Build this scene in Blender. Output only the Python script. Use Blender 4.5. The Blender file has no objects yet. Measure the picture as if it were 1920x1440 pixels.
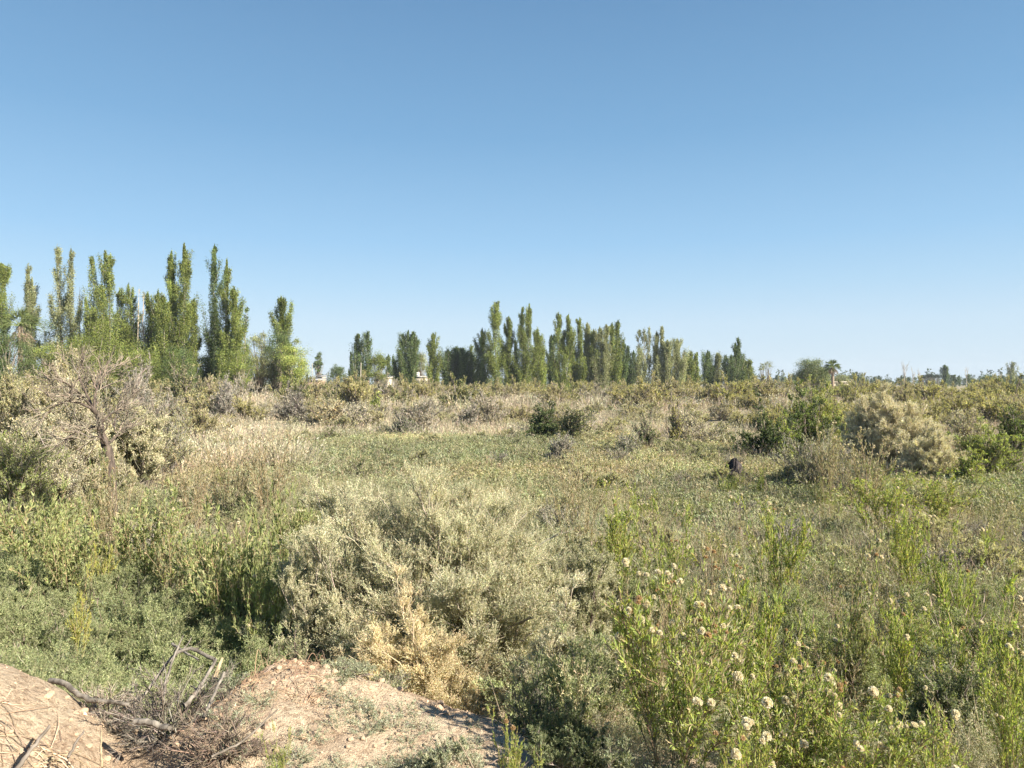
import bpy, math
import numpy as np
R = np.random.default_rng(11)
SC = bpy.context.scene
COL = SC.collection
F = 1333.0        # focal length in pixels of the 1920 wide photograph
HZ = 716.0        # row of the horizon
CZ = 2.8          # eye height over the plain
PI = math.pi

# ------------------------------------------------------------------ helpers
def tag(o, label=None, cat=None, group=None, kind=None):
    if label: o['label'] = label
    if cat: o['category'] = cat
    if group: o['group'] = group
    if kind: o['kind'] = kind
    return o

def empty(name, loc=(0, 0, 0), rz=0.0):
    o = bpy.data.objects.new(name, None)
    o.empty_display_size = 0.2
    COL.objects.link(o)
    o.location = loc
    o.rotation_euler = (0, 0, rz)
    return o

def unit(v):
    return v / (np.linalg.norm(v, axis=-1, keepdims=True) + 1e-9)

def rdirs(n, r=None):
    r = r or R
    return unit(r.normal(size=(n, 3)))

def perp(d, r=None):
    a = rdirs(len(d), r)
    return unit(np.cross(d, a))

def _lat(ix, iy, s):
    h = (ix.astype(np.int64) * 374761393 + iy.astype(np.int64) * 668265263 + s * 982451653) & 0x7fffffff
    h = ((h ^ (h >> 13)) * 1274126177) & 0x7fffffff
    return ((h ^ (h >> 16)) & 0xffff) / 65535.0

def vnoise(x, y, s=0):
    x = np.asarray(x, float); y = np.asarray(y, float)
    ix = np.floor(x); iy = np.floor(y)
    fx = x - ix; fy = y - iy
    fx = fx * fx * (3 - 2 * fx); fy = fy * fy * (3 - 2 * fy)
    ix = ix.astype(np.int64); iy = iy.astype(np.int64)
    a = _lat(ix, iy, s); b = _lat(ix + 1, iy, s); c = _lat(ix, iy + 1, s); d = _lat(ix + 1, iy + 1, s)
    return (a + (b - a) * fx) * (1 - fy) + (c + (d - c) * fx) * fy

def fbm(x, y, s=0, o=4):
    t = 0; a = .5
    for k in range(o):
        t = t + a * vnoise(x, y, s + k); x = np.asarray(x) * 2.03; y = np.asarray(y) * 2.03; a *= .5
    return t / (1 - .5 ** o)

def sstep(a, b, x):
    t = np.clip((x - a) / (b - a), 0, 1)
    return t * t * (3 - 2 * t)

def H(x, y):
    """height of the ground: a bank of dug earth under the viewer, falling to the flat plain"""
    x = np.asarray(x, float); y = np.asarray(y, float)
    yc = np.interp(x, [-6, -3.0, -2.3, -1.75, -1.3, -.5, .3, 2, 6], [3.6, 3.4, 3.1, 3.05, 3.95, 3.75, 3.45, 3.1, 3.3])
    zt = np.interp(x, [-6, -3.0, -2.3, -1.75, -1.3, -.5, .3, 2, 6], [1.48, 1.57, 1.51, 1.20, 1.2, 1.06, 1.0, 1.0, 1.0])
    yy = y + .25 * (fbm(x * 1.3, y * 1.3, 5) - .5)
    z = zt * (1 - sstep(yc - .15, yc + 2.2, yy))
    z = z + .05 * np.exp(-((x + 1.25) ** 2 / .25 + (y - 3.75) ** 2 / .2))
    z = z - .20 * np.exp(-((x + 1.6) ** 2 / .10 + (y - 3.0) ** 2 / .14)) - .09 * np.exp(-((x + 1.12) ** 2 / .012 + (y - 3.05) ** 2 / .02))
    near = 1 - sstep(5, 9, y)
    z = z + near * (.10 * (fbm(x * 2.1, y * 2.1, 9) - .5) + .06 * (fbm(x * 8, y * 8, 21, 3) - .5) + .022 * (fbm(x * 31, y * 31, 31, 2) - .5))
    far = sstep(6, 14, y)
    z = z + far * .5 * (fbm(x / 9., y / 9., 41, 3) - .5) + sstep(2, 10, -x - 8) * .0
    return z

def G(px, d, dz=0.0):
    x = (px - 960.0) / F * d
    return (x, d, float(H(x, d)) + dz)

def P3(px, py, d):
    """point seen at pixel px, py at depth d"""
    return np.array([(px - 960.0) / F * d, d, CZ - (py - HZ) / F * d])

# ------------------------------------------------------------------ geometry soup
class Geo:
    def __init__(s): s.v = []; s.f = []; s.c = []; s.n = 0
    def add(s, V, Fc, C):
        V = np.asarray(V, np.float32).reshape(-1, 3)
        Fc = np.asarray(Fc, np.int32).reshape(-1, 3)
        C = np.asarray(C, np.float32)
        if C.ndim == 1: C = np.broadcast_to(C, (len(V), 4))
        s.v.append(V); s.f.append(Fc + s.n); s.c.append(C); s.n += len(V)
    def arrays(s):
        return np.concatenate(s.v), np.concatenate(s.f), np.concatenate(s.c)
    def mesh(s, name, mat, smooth=False):
        V, Fc, C = s.arrays()
        me = bpy.data.meshes.new(name)
        me.vertices.add(len(V)); me.vertices.foreach_set('co', V.ravel())
        me.loops.add(Fc.size); me.loops.foreach_set('vertex_index', Fc.ravel())
        me.polygons.add(len(Fc))
        me.polygons.foreach_set('loop_start', np.arange(0, Fc.size, 3, dtype=np.int32))
        if smooth: me.polygons.foreach_set('use_smooth', np.ones(len(Fc), bool))
        a = me.attributes.new('tint', 'FLOAT_COLOR', 'POINT')
        a.data.foreach_set('color', np.ascontiguousarray(C, np.float32).ravel())
        me.update(calc_edges=True)
        me.materials.append(mat)
        return me
    def build(s, name, mat, parent=None, smooth=False):
        return link(name, s.mesh(name, mat, smooth), parent)

def link(name, me, parent=None):
    o = bpy.data.objects.new(name, me)
    COL.objects.link(o)
    if parent is not None: o.parent = parent
    return o

def tints(n, cols, a, jit=.12, r=None):
    """n rgba values picked from the list cols with brightness and hue jitter, alpha = translucency"""
    r = r or R
    cols = np.asarray(cols, float)
    c = cols[r.integers(0, len(cols), n)]
    c = c * np.exp(r.normal(0, jit, (n, 1))) * np.exp(r.normal(0, jit * .35, (n, 3)))
    lum = c @ np.array([[.25], [.6], [.15]])
    c = (c * .87 + lum * .13) * 1.12
    return np.concatenate([np.clip(c, 0, .85), np.full((n, 1), a)], 1)

def leaves(g, P, D, L, W, C, r=None, fold=.25, up=0.0):
    """diamond shaped leaves folded along the midrib"""
    r = r or R
    n = len(P); D = unit(D)
    L = np.broadcast_to(np.asarray(L, float), (n,))[:, None]; W = np.broadcast_to(np.asarray(W, float), (n,))[:, None]
    S = perp(D, r); N = unit(np.cross(S, D))
    if up:
        S = unit(S + 0 * N); 
    a = P; t = P + D * L - N * L * .12
    m = P + D * L * .45
    l = m + S * W * .5 + N * W * fold; q = m - S * W * .5 + N * W * fold
    V = np.stack([a, l, t, q], 1).reshape(-1, 3)
    b = np.arange(n)[:, None] * 4
    Fc = np.concatenate([b + [0, 1, 2], b + [0, 2, 3]], 1)
    g.add(V, Fc, np.repeat(C, 4, 0))

def blades(g, P, D, L, W, C, r=None):
    """one long thin triangle each: needles, grass, last twigs"""
    n = len(P); D = unit(D)
    L = np.broadcast_to(np.asarray(L, float), (n,))[:, None]; W = np.broadcast_to(np.asarray(W, float), (n,))[:, None]
    S = perp(D, r)
    V = np.stack([P - S * W * .5, P + S * W * .5, P + D * L], 1).reshape(-1, 3)
    g.add(V, np.arange(3 * n).reshape(-1, 3), np.repeat(C, 3, 0))

def tubes(g, X, r0, r1, C, sides=3):
    """tapered tubes along paths X (N,K,3)"""
    N, K, _ = X.shape
    T = unit(np.gradient(X, axis=1))
    ref = np.where(np.abs(T[:, :1, 2:3]) > .9, np.array([1., 0, 0]), np.array([0, 0, 1.]))
    U = unit(np.cross(T, np.broadcast_to(ref, T.shape))); Vv = np.cross(T, U)
    r0 = np.broadcast_to(np.asarray(r0, float), (N,)); r1 = np.broadcast_to(np.asarray(r1, float), (N,))
    t = np.linspace(0, 1, K)[None]
    rad = (r0[:, None] * (1 - t) + r1[:, None] * t)[..., None, None]
    a = np.arange(sides) * 2 * PI / sides
    ring = X[:, :, None] + rad * (np.cos(a)[:, None] * U[:, :, None] + np.sin(a)[:, None] * Vv[:, :, None])
    V = ring.reshape(-1, 3)
    idx = np.arange(N * K * sides).reshape(N, K, sides)
    A = idx[:, :-1]; B = idx[:, 1:]
    A2 = np.roll(A, -1, 2); B2 = np.roll(B, -1, 2)
    Fc = np.concatenate([np.stack([A, A2, B2], -1).reshape(-1, 3), np.stack([A, B2, B], -1).reshape(-1, 3)])
    C = np.asarray(C, float)
    if C.ndim == 2: C = np.repeat(C, K * sides, 0)
    g.add(V, Fc, C)

def bez(A, B, Cc, K, wig=0.0, r=None):
    r = r or R
    t = np.linspace(0, 1, K)[None, :, None]
    X = (1 - t) ** 2 * A[:, None] + 2 * t * (1 - t) * B[:, None] + t * t * Cc[:, None]
    if wig:
        w = np.cumsum(r.normal(0, wig, X.shape), 1); w -= w[:, :1]
        ln = np.linalg.norm(Cc - A, axis=1)[:, None, None]
        X = X + w * ln
    return X

def along(X, i, t):
    K = X.shape[1]
    f = t * (K - 1); k = np.clip(f.astype(int), 0, K - 2); f = (f - k)[:, None]
    a = X[i, k]; b = X[i, k + 1]
    return a * (1 - f) + b * f, unit(b - a)

def grow(X, n, t0, t1, ln, spread, up, K=4, wig=.06, r=None, shrink=.5):
    """n children on each path"""
    r = r or R
    N = len(X); i = np.repeat(np.arange(N), n)
    t = r.uniform(t0, t1, N * n)
    P, T = along(X, i, t)
    D = unit(T + spread * rdirs(N * n, r) + np.array([0, 0, up]))
    L = ln * r.uniform(.5, 1.15, N * n) * (1 - shrink * (t - t0) / max(t1 - t0, 1e-6))
    E = P + D * L[:, None]
    M = P + D * L[:, None] * .5 + rdirs(N * n, r) * (L * .12)[:, None]
    return bez(P, M, E, K, wig, r)

def copies(g, V, Fc, C, pos, rz, sc, tint=None, tilt=None):
    """many moved copies of one small piece inside one mesh (ground cover)"""
    n = len(pos); c = np.cos(rz)[:, None]; s = np.sin(rz)[:, None]
    sc = np.asarray(sc, float)
    if sc.ndim == 1: sc = np.stack([sc] * 3, 1)
    x = V[None, :, 0] * sc[:, :1]; y = V[None, :, 1] * sc[:, 1:2]; z = V[None, :, 2] * sc[:, 2:]
    W = np.stack([x * c - y * s, x * s + y * c, z], -1)
    if tilt is not None: W[..., 0] += W[..., 2] * tilt[:, :1]; W[..., 1] += W[..., 2] * tilt[:, 1:2]
    W = W + pos[:, None]
    ff = Fc[None] + (np.arange(n) * len(V))[:, None, None]
    cc = np.broadcast_to(C[None], (n, len(V), 4)).copy()
    if tint is not None: cc[..., :3] *= tint[:, None, :]
    g.add(W.reshape(-1, 3), ff.reshape(-1, 3), np.clip(cc, 0, .9).reshape(-1, 4))

# ------------------------------------------------------------------ materials
def plant_mat(name, rough=.6, spec=.25, tr=(1.15, 1.25, .55)):
    m = bpy.data.materials.new(name); m.use_nodes = True
    nt = m.node_tree; nt.nodes.clear()
    o = nt.nodes.new('ShaderNodeOutputMaterial')
    at = nt.nodes.new('ShaderNodeAttribute'); at.attribute_name = 'tint'
    p = nt.nodes.new('ShaderNodeBsdfPrincipled')
    p.inputs['Roughness'].default_value = rough
    p.inputs['Specular IOR Level'].default_value = spec
    t = nt.nodes.new('ShaderNodeBsdfTranslucent')
    mx = nt.nodes.new('ShaderNodeMix'); mx.data_type = 'RGBA'; mx.blend_type = 'MULTIPLY'
    mx.inputs[0].default_value = 1.0
    mx.inputs[7].default_value = (*tr, 1)
    ms = nt.nodes.new('ShaderNodeMixShader')
    L = nt.links.new
    L(at.outputs['Color'], p.inputs['Base Color']); L(at.outputs['Color'], mx.inputs[6])
    L(mx.outputs[2], t.inputs['Color'])
    L(at.outputs['Alpha'], ms.inputs[0]); L(p.outputs[0], ms.inputs[1]); L(t.outputs[0], ms.inputs[2])
    L(ms.outputs[0], o.inputs['Surface'])
    return m
LEAF = plant_mat('leaf', .65, .12)
DRY = plant_mat('dry_leaf', .8, .1, (1.1, 1.05, .8))

def bark_mat(name, c0, c1, scale=14):
    m = bpy.data.materials.new(name); m.use_nodes = True
    nt = m.node_tree; p = nt.nodes['Principled BSDF']; L = nt.links.new
    tc = nt.nodes.new('ShaderNodeTexCoord'); mp = nt.nodes.new('ShaderNodeMapping')
    mp.inputs['Scale'].default_value = (1, 1, .25)
    n = nt.nodes.new('ShaderNodeTexNoise'); n.inputs['Scale'].default_value = scale; n.inputs['Detail'].default_value = 6
    r = nt.nodes.new('ShaderNodeValToRGB')
    r.color_ramp.elements[0].position = .35; r.color_ramp.elements[0].color = (*c0, 1)
    r.color_ramp.elements[1].position = .65; r.color_ramp.elements[1].color = (*c1, 1)
    b = nt.nodes.new('ShaderNodeBump'); b.inputs['Strength'].default_value = .5; b.inputs['Distance'].default_value = .02
    L(tc.outputs['Object'], mp.inputs['Vector']); L(mp.outputs[0], n.inputs['Vector']); L(n.outputs['Fac'], r.inputs[0])
    L(r.outputs[0], p.inputs['Base Color']); L(n.outputs['Fac'], b.inputs['Height']); L(b.outputs[0], p.inputs['Normal'])
    p.inputs['Roughness'].default_value = .85; p.inputs['Specular IOR Level'].default_value = .15
    return m
BARK = bark_mat('grey_bark', (.11, .09, .07), (.26, .22, .18))
BARK_PALE = bark_mat('pale_bark', (.30, .26, .20), (.55, .49, .40), 3)
BARK_DARK = bark_mat('dark_bark', (.045, .035, .03), (.15, .115, .09), 22)
WOOD_GREY = bark_mat('weathered_wood', (.10, .085, .07), (.27, .235, .195), 25)
WOOD_TAN = bark_mat('fresh_wood', (.30, .22, .13), (.52, .41, .25), 30)

def plain_mat(name, c, rough=.8, var=.15, scale=3):
    m = bpy.data.materials.new(name); m.use_nodes = True
    nt = m.node_tree; p = nt.nodes['Principled BSDF']; L = nt.links.new
    tc = nt.nodes.new('ShaderNodeTexCoord')
    n = nt.nodes.new('ShaderNodeTexNoise'); n.inputs['Scale'].default_value = scale; n.inputs['Detail'].default_value = 5
    r = nt.nodes.new('ShaderNodeValToRGB')
    r.color_ramp.elements[0].color = (*[v * (1 - var) for v in c], 1); r.color_ramp.elements[0].position = .3
    r.color_ramp.elements[1].color = (*[min(.9, v * (1 + var)) for v in c], 1); r.color_ramp.elements[1].position = .7
    L(tc.outputs['Object'], n.inputs['Vector']); L(n.outputs['Fac'], r.inputs[0]); L(r.outputs[0], p.inputs['Base Color'])
    p.inputs['Roughness'].default_value = rough; p.inputs['Specular IOR Level'].default_value = .2
    return m

# ------------------------------------------------------------------ ground
def ground_mat():
    m = bpy.data.materials.new('earth'); m.use_nodes = True
    nt = m.node_tree; p = nt.nodes['Principled BSDF']; L = nt.links.new; N = nt.nodes.new
    geo = N('ShaderNodeNewGeometry'); sx = N('ShaderNodeSeparateXYZ'); L(geo.outputs['Position'], sx.inputs[0])
    def noise(sc, det=6, rough=.6):
        n = N('ShaderNodeTexNoise'); n.inputs['Scale'].default_value = sc; n.inputs['Detail'].default_value = det
        n.inputs['Roughness'].default_value = rough
        L(geo.outputs['Position'], n.inputs['Vector']); return n
    def ramp(src, a, ca, b, cb):
        r = N('ShaderNodeValToRGB')
        r.color_ramp.elements[0].position = a; r.color_ramp.elements[0].color = (*ca, 1)
        r.color_ramp.elements[1].position = b; r.color_ramp.elements[1].color = (*cb, 1)
        L(src, r.inputs[0]); return r
    def mix(f, a, b, mode='MIX'):
        x = N('ShaderNodeMix'); x.data_type = 'RGBA'; x.blend_type = mode
        if isinstance(f, float): x.inputs[0].default_value = f
        else: L(f, x.inputs[0])
        L(a, x.inputs[6]); L(b, x.inputs[7]); return x.outputs[2]
    big = noise(1.3, 5); fine = noise(28, 8, .7); grit = noise(150, 3)
    clay = ramp(big.outputs['Fac'], .28, (.50, .35, .24), .50, (.71, .57, .41))
    spk = ramp(fine.outputs['Fac'], .36, (.42, .34, .30), .52, (1, 1, 1))
    c1 = mix(.75, clay.outputs[0], spk.outputs[0], 'MULTIPLY')
    g2 = ramp(grit.outputs['Fac'], .35, (.7, .66, .62), .6, (1.06, 1.05, 1.03))
    c1 = mix(.7, c1, g2.outputs[0], 'MULTIPLY')
    plain_n = noise(.35, 6)
    plain = ramp(plain_n.outputs['Fac'], .35, (.19, .165, .105), .65, (.34, .285, .185))
    far = N('ShaderNodeMapRange'); far.inputs[1].default_value = 5; far.inputs[2].default_value = 11
    L(sx.outputs['Y'], far.inputs[0])
    c = mix(far.outputs[0], c1, plain.outputs[0])
    L(c, p.inputs['Base Color']); p.inputs['Roughness'].default_value = .95; p.inputs['Specular IOR Level'].default_value = .1
    ad = N('ShaderNodeMath'); ad.operation = 'MULTIPLY_ADD'; ad.inputs[1].default_value = .35
    L(grit.outputs['Fac'], ad.inputs[0]); L(fine.outputs['Fac'], ad.inputs[2])
    b = N('ShaderNodeBump'); b.inputs['Strength'].default_value = 1.0; b.inputs['Distance'].default_value = .05
    L(ad.outputs[0], b.inputs['Height']); L(b.outputs[0], p.inputs['Normal'])
    return m

def build_ground():
    ys = np.concatenate([np.linspace(-40, -1, 14), np.linspace(0, 2.2, 12), np.arange(2.3, 6.5, .03), np.geomspace(6.6, 60, 90), np.geomspace(64, 1050, 36)])
    xs = np.concatenate([-np.geomspace(1000, 60, 30), -np.geomspace(56, 4.2, 46), np.arange(-4.1, 4.1, .03), np.geomspace(4.2, 56, 46), np.geomspace(60, 1000, 30)])
    X, Y = np.meshgrid(xs, ys)
    Z = H(X, Y)
    V = np.stack([X, Y, Z], -1).reshape(-1, 3)
    ny, nx = X.shape
    i = np.arange(ny * nx).reshape(ny, nx)
    a = i[:-1, :-1]; b = i[:-1, 1:]; c = i[1:, 1:]; d = i[1:, :-1]
    Fc = np.concatenate([np.stack([a, b, c], -1).reshape(-1, 3), np.stack([a, c, d], -1).reshape(-1, 3)])
    g = Geo(); g.add(V, Fc, np.array([.4, .3, .2, 0]))
    tag(g.build('ground', ground_mat(), smooth=True), kind='structure')
build_ground()
# ------------------------------------------------------------------ plant makers (all numpy)
GREYGREEN = [(.285, .28, .15), (.325, .315, .175), (.235, .24, .125)]
TAN = [(.52, .45, .29), (.46, .41, .27), (.58, .50, .33), (.41, .385, .24)]
STRAW = [(.43, .365, .25), (.38, .32, .21), (.49, .425, .305), (.33, .285, .20)]
TWIG = [(.20, .165, .125), (.27, .23, .18), (.15, .12, .09)]
OLIVE = [(.355, .31, .135), (.41, .35, .175), (.30, .27, .125)]
BROWN = [(.33, .27, .19), (.38, .315, .23), (.28, .235, .175)]
BRIGHT = [(.29, .35, .07), (.34, .385, .08), (.235, .30, .065), (.40, .40, .09)]
DARKG = [(.095, .125, .04), (.13, .16, .05), (.07, .10, .033)]
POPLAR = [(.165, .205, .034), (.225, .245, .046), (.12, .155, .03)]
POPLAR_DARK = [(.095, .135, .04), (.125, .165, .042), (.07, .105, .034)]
YELLOW = [(.42, .39, .08), (.37, .36, .08)]

def shrub(seed, rx, ry, h, nmain=40, nsub=7, ntwig=6, nleaf=6, leaf=(.03, .010), twigw=.006, stemr=.012,
          cols=TAN, twigc=TWIG, tr=.3, lump=.28, upb=.35, low=.12, shape=1.0, blade=False, openness=.0, jit=.14, hollow=.35, flat=2.0, wiry=0, wl=.085, sl=.42):
    """a dome of branching stems with twigs and leaves; returns (stems, foliage)"""
    r = np.random.default_rng(seed)
    S = Geo(); L = Geo()
    u = r.uniform(low, 1, nmain) ** shape
    ph = r.uniform(0, 2 * PI, nmain)
    st = np.sqrt(np.clip(1 - u * u, 0, 1))
    dirs = np.stack([st * np.cos(ph), st * np.sin(ph), u], 1)
    if flat != 2.0: dirs = dirs / (np.abs(st) ** flat + u ** flat)[:, None] ** (1 / flat)
    lm = 1 + lump * (2 * fbm(ph * 1.3 + seed, u * 3.1, seed, 2) - 1) * 1.5
    rad = r.uniform(.55, .92, nmain) * lm * (1 + .35 * max(0, .42 - sl))
    tip = dirs * rad[:, None] * np.array([rx, ry, h])
    tip[:, 2] = np.maximum(tip[:, 2], h * .08)
    base = np.stack([r.normal(0, .13 * rx, nmain), r.normal(0, .13 * ry, nmain), np.full(nmain, -.05)], 1)
    mid = base * .5 + tip * np.array([.32, .32, .62]) + r.normal(0, .05, (nmain, 3)) * rx
    X0 = bez(base, mid, tip, 7, .02, r)
    sz = (rx + ry + h) / 3
    X1 = grow(X0, nsub, hollow, 1, sl * sz, .65, upb, 4, .05, r)
    X1[..., 2] = np.maximum(X1[..., 2], .02)
    X2 = grow(X1, ntwig, .25, 1, (.2 if sl > .4 else .14) * sz, .7, upb, 3, .05, r)
    tubes(S, X0, stemr, stemr * .45, tints(nmain, twigc, 0, .15, r), 4)
    tubes(S, X1, stemr * .5, stemr * .2, tints(len(X1), twigc, 0, .15, r), 3)
    blades(S, X2[:, 0], X2[:, -1] - X2[:, 0], np.linalg.norm(X2[:, -1] - X2[:, 0], axis=1), twigw, tints(len(X2), twigc, 0, .2, r), r)
    if wiry:                                        # hair thin curved twiglets thick with buds
        X3 = grow(X2, wiry, .05, 1, wl * sz, .6, upb * .8, 3, .07, r, .2)
        C3 = tints(len(X3), cols, tr * .5, jit, r); C3[:, :3] *= np.exp(r.normal(0, .15, len(X1)))[np.arange(len(X3)) // (ntwig * wiry)][:, None]
        blades(L, X3[:, 0], X3[:, 1] - X3[:, 0], np.linalg.norm(X3[:, 1] - X3[:, 0], axis=1) * 1.15, twigw * .9, C3, r)
        blades(L, X3[:, 1], X3[:, 2] - X3[:, 1], np.linalg.norm(X3[:, 2] - X3[:, 1], axis=1), twigw * .8, C3, r)
        X2 = X3; ntwig = ntwig * wiry
    if nleaf:
        n = len(X2) * nleaf
        i = np.repeat(np.arange(len(X2)), nleaf)
        if openness: 
            keep = r.random(len(X1)) > openness
            kk = np.repeat(keep, ntwig)[i]; i = i[kk]; n = len(i)
        P, T = along(X2, i, r.uniform(.15, 1, n))
        D = unit(T * .8 + rdirs(n, r) * .9 + np.array([0, 0, .25]))
        C = tints(n, cols, tr, jit, r)
        # whole sprays share a shade of their own
        sp = np.exp(r.normal(0, .16, len(X1)))[i // ntwig]
        C[:, :3] = np.clip(C[:, :3] * sp[:, None], 0, .85)
        ln = leaf[0] * r.uniform(.6, 1.3, n); w = leaf[1] * r.uniform(.7, 1.25, n)
        if blade: blades(L, P, D, ln, w, C, r)
        else: leaves(L, P, D, ln, w, C, r)
    return S, L

def willow(seed, h=1.2, spread=.45, nst=10, nleaf=46, leaf=(.055, .011), cols=BRIGHT, heads=8, dry=.25, bare=.25, stemr=.005, nbr=9, bsp=.85, hsc=.25):
    """upright leafy stems, the tops carrying fluffy seed heads; returns (stems, foliage, head points)"""
    r = np.random.default_rng(seed)
    S = Geo(); L = Geo()
    ph = r.uniform(0, 2 * PI, nst); q = spread * np.sqrt(r.uniform(0, 1, nst))
    hh = h * r.uniform(.5, 1.0, nst)
    base = np.stack([np.cos(ph) * q * .3, np.sin(ph) * q * .3, np.full(nst, -.04)], 1)
    lean = r.normal(0, .15 * h, (nst, 2))
    tip = np.stack([np.cos(ph) * q + lean[:, 0], np.sin(ph) * q + lean[:, 1], hh], 1)
    mid = (base + tip) * .5 + np.stack([np.cos(ph) * q * -.15, np.sin(ph) * q * -.15, hh * .12], 1)
    X0 = bez(base, mid, tip, 7, .025, r)
    X1 = grow(X0, nbr, .22, .95, h * .30, bsp, .35, 4, .05, r)
    tubes(S, X0, stemr, stemr * .5, tints(nst, [(.22, .15, .085), (.27, .2, .11)], 0, .12, r), 4)
    tubes(S, X1, stemr * .5, stemr * .25, tints(len(X1), [(.24, .2, .09), (.25, .17, .09)], 0, .12, r), 3)
    for X, k, t0 in ((X0, nleaf, bare), (X1, nleaf // 2, .05)):
        n = len(X) * k
        i = np.repeat(np.arange(len(X)), k)
        P, T = along(X, i, r.uniform(t0, 1, n))
        D = unit(T + .75 * rdirs(n, r))
        C = tints(n, cols, .42, .13, r)
        dm = r.random(n) < dry
        C[dm] = tints(dm.sum(), [(.36, .29, .15), (.28, .2, .1)], .2, .1, r)
        leaves(L, P, D, leaf[0] * r.uniform(.55, 1.2, n), leaf[1] * r.uniform(.7, 1.2, n), C, r)
    allt = np.concatenate([X0[:, -1], X1[:, -1]])
    o = np.argsort(-allt[:, 2] + r.normal(0, hsc * h, len(allt)))
    return S, L, allt[o[:heads]]

def fluff(seed, rust=False, rad=.018, n=190):
    """a corymb of three to six downy heads"""
    r = np.random.default_rng(seed); g = Geo()
    k = r.integers(2, 6) if seed % 2 else 1
    for q in range(k):
        c = np.array([r.normal(0, rad * 1.2), r.normal(0, rad * 1.2), r.uniform(0, rad * 1.1)]) if k > 1 else np.zeros(3)
        d = rdirs(n, r); d[:, 2] = np.abs(d[:, 2]) * 1.3 - .6; d = unit(d)
        rr = rad * r.uniform(.75, 1.15) * (1.45 if k == 1 else 1)
        cc = [(.42, .27, .12), (.52, .36, .19), (.58, .45, .27)] if rust else [(.75, .69, .54), (.79, .73, .59), (.68, .59, .43)]
        blades(g, c + d * rr * .98, -d, rr * .95, rr * .30, tints(n, cc, .45, .07, r), r)
        leaves(g, c + d[:40] * rr * .05, d[:40], rr * .8, rr * .5, tints(40, cc, .4, .06, r), r, .1)
        blades(g, np.repeat(np.array([[c[0] * .2, c[1] * .2, -rad * 2.2]]), 2, 0), np.repeat((c - np.array([c[0] * .2, c[1] * .2, -rad * 2.2]))[None], 2, 0),
               np.linalg.norm(c + np.array([0, 0, rad * 2.2])), rad * .14, tints(2, [(.3, .22, .12)], 0, .1, r), r)
    return g

def tuft(seed, rad=.3, h=.32, nsh=26, nl=14, leaf=(.028, .006), cols=GREYGREEN, tr=.3, stem=None, wide=False):
    """a feathery mound: shoots set with needle leaves"""
    r = np.random.default_rng(seed); g = Geo()
    u = r.uniform(.1, 1, nsh); ph = r.uniform(0, 2 * PI, nsh); st = np.sqrt(1 - u * u)
    tip = np.stack([st * np.cos(ph) * rad, st * np.sin(ph) * rad, u * h], 1) * r.uniform(.65, 1.05, (nsh, 1))
    base = tip * np.array([.25, .25, 0])
    X = bez(base, (base + tip) * .5 * np.array([.9, .9, 1.2]), tip, 4, .03, r)
    blades(g, X[:, 1], X[:, -1] - X[:, 1], np.linalg.norm(X[:, -1] - X[:, 1], axis=1), leaf[1] * .8, tints(nsh, stem or [(.2, .17, .09)], 0, .1, r), r)
    n = nsh * nl; i = np.repeat(np.arange(nsh), nl)
    P, T = along(X, i, r.uniform(0, 1, n) ** .6 * .8 + .2)
    P = P + r.normal(0, .035 * rad, P.shape)
    D = unit(.6 * T + 1.1 * rdirs(n, r) + np.array([0, 0, .1]))
    (blades if not wide else leaves)(g, P, D, leaf[0] * r.uniform(.6, 1.3, n), leaf[1] * r.uniform(.7, 1.3, n), tints(n, cols, tr, .15, r), r)
    return g.arrays()

def grass(seed, h=.6, rad=.25, n=40, w=.012, cols=STRAW):
    r = np.random.default_rng(seed); g = Geo()
    P = np.stack([r.normal(0, rad * .5, n), r.normal(0, rad * .5, n), np.zeros(n)], 1)
    D = unit(np.stack([P[:, 0] / rad * .5 + r.normal(0, .22, n), P[:, 1] / rad * .5 + r.normal(0, .22, n), np.ones(n)], 1))
    L = h * r.uniform(.45, 1.1, n)
    C = tints(n, cols, .3, .15, r)
    blades(g, P, D, L, w, C, r)
    k = n // 2                                     # seed plumes
    i = r.integers(0, n, k * 3)
    blades(g, P[i] + D[i] * (L[i] * r.uniform(.6, 1, len(i)))[:, None], D[i] + .5 * rdirs(len(i), r), h * .12, w * 1.2, C[i], r)
    return g.arrays()

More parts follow.
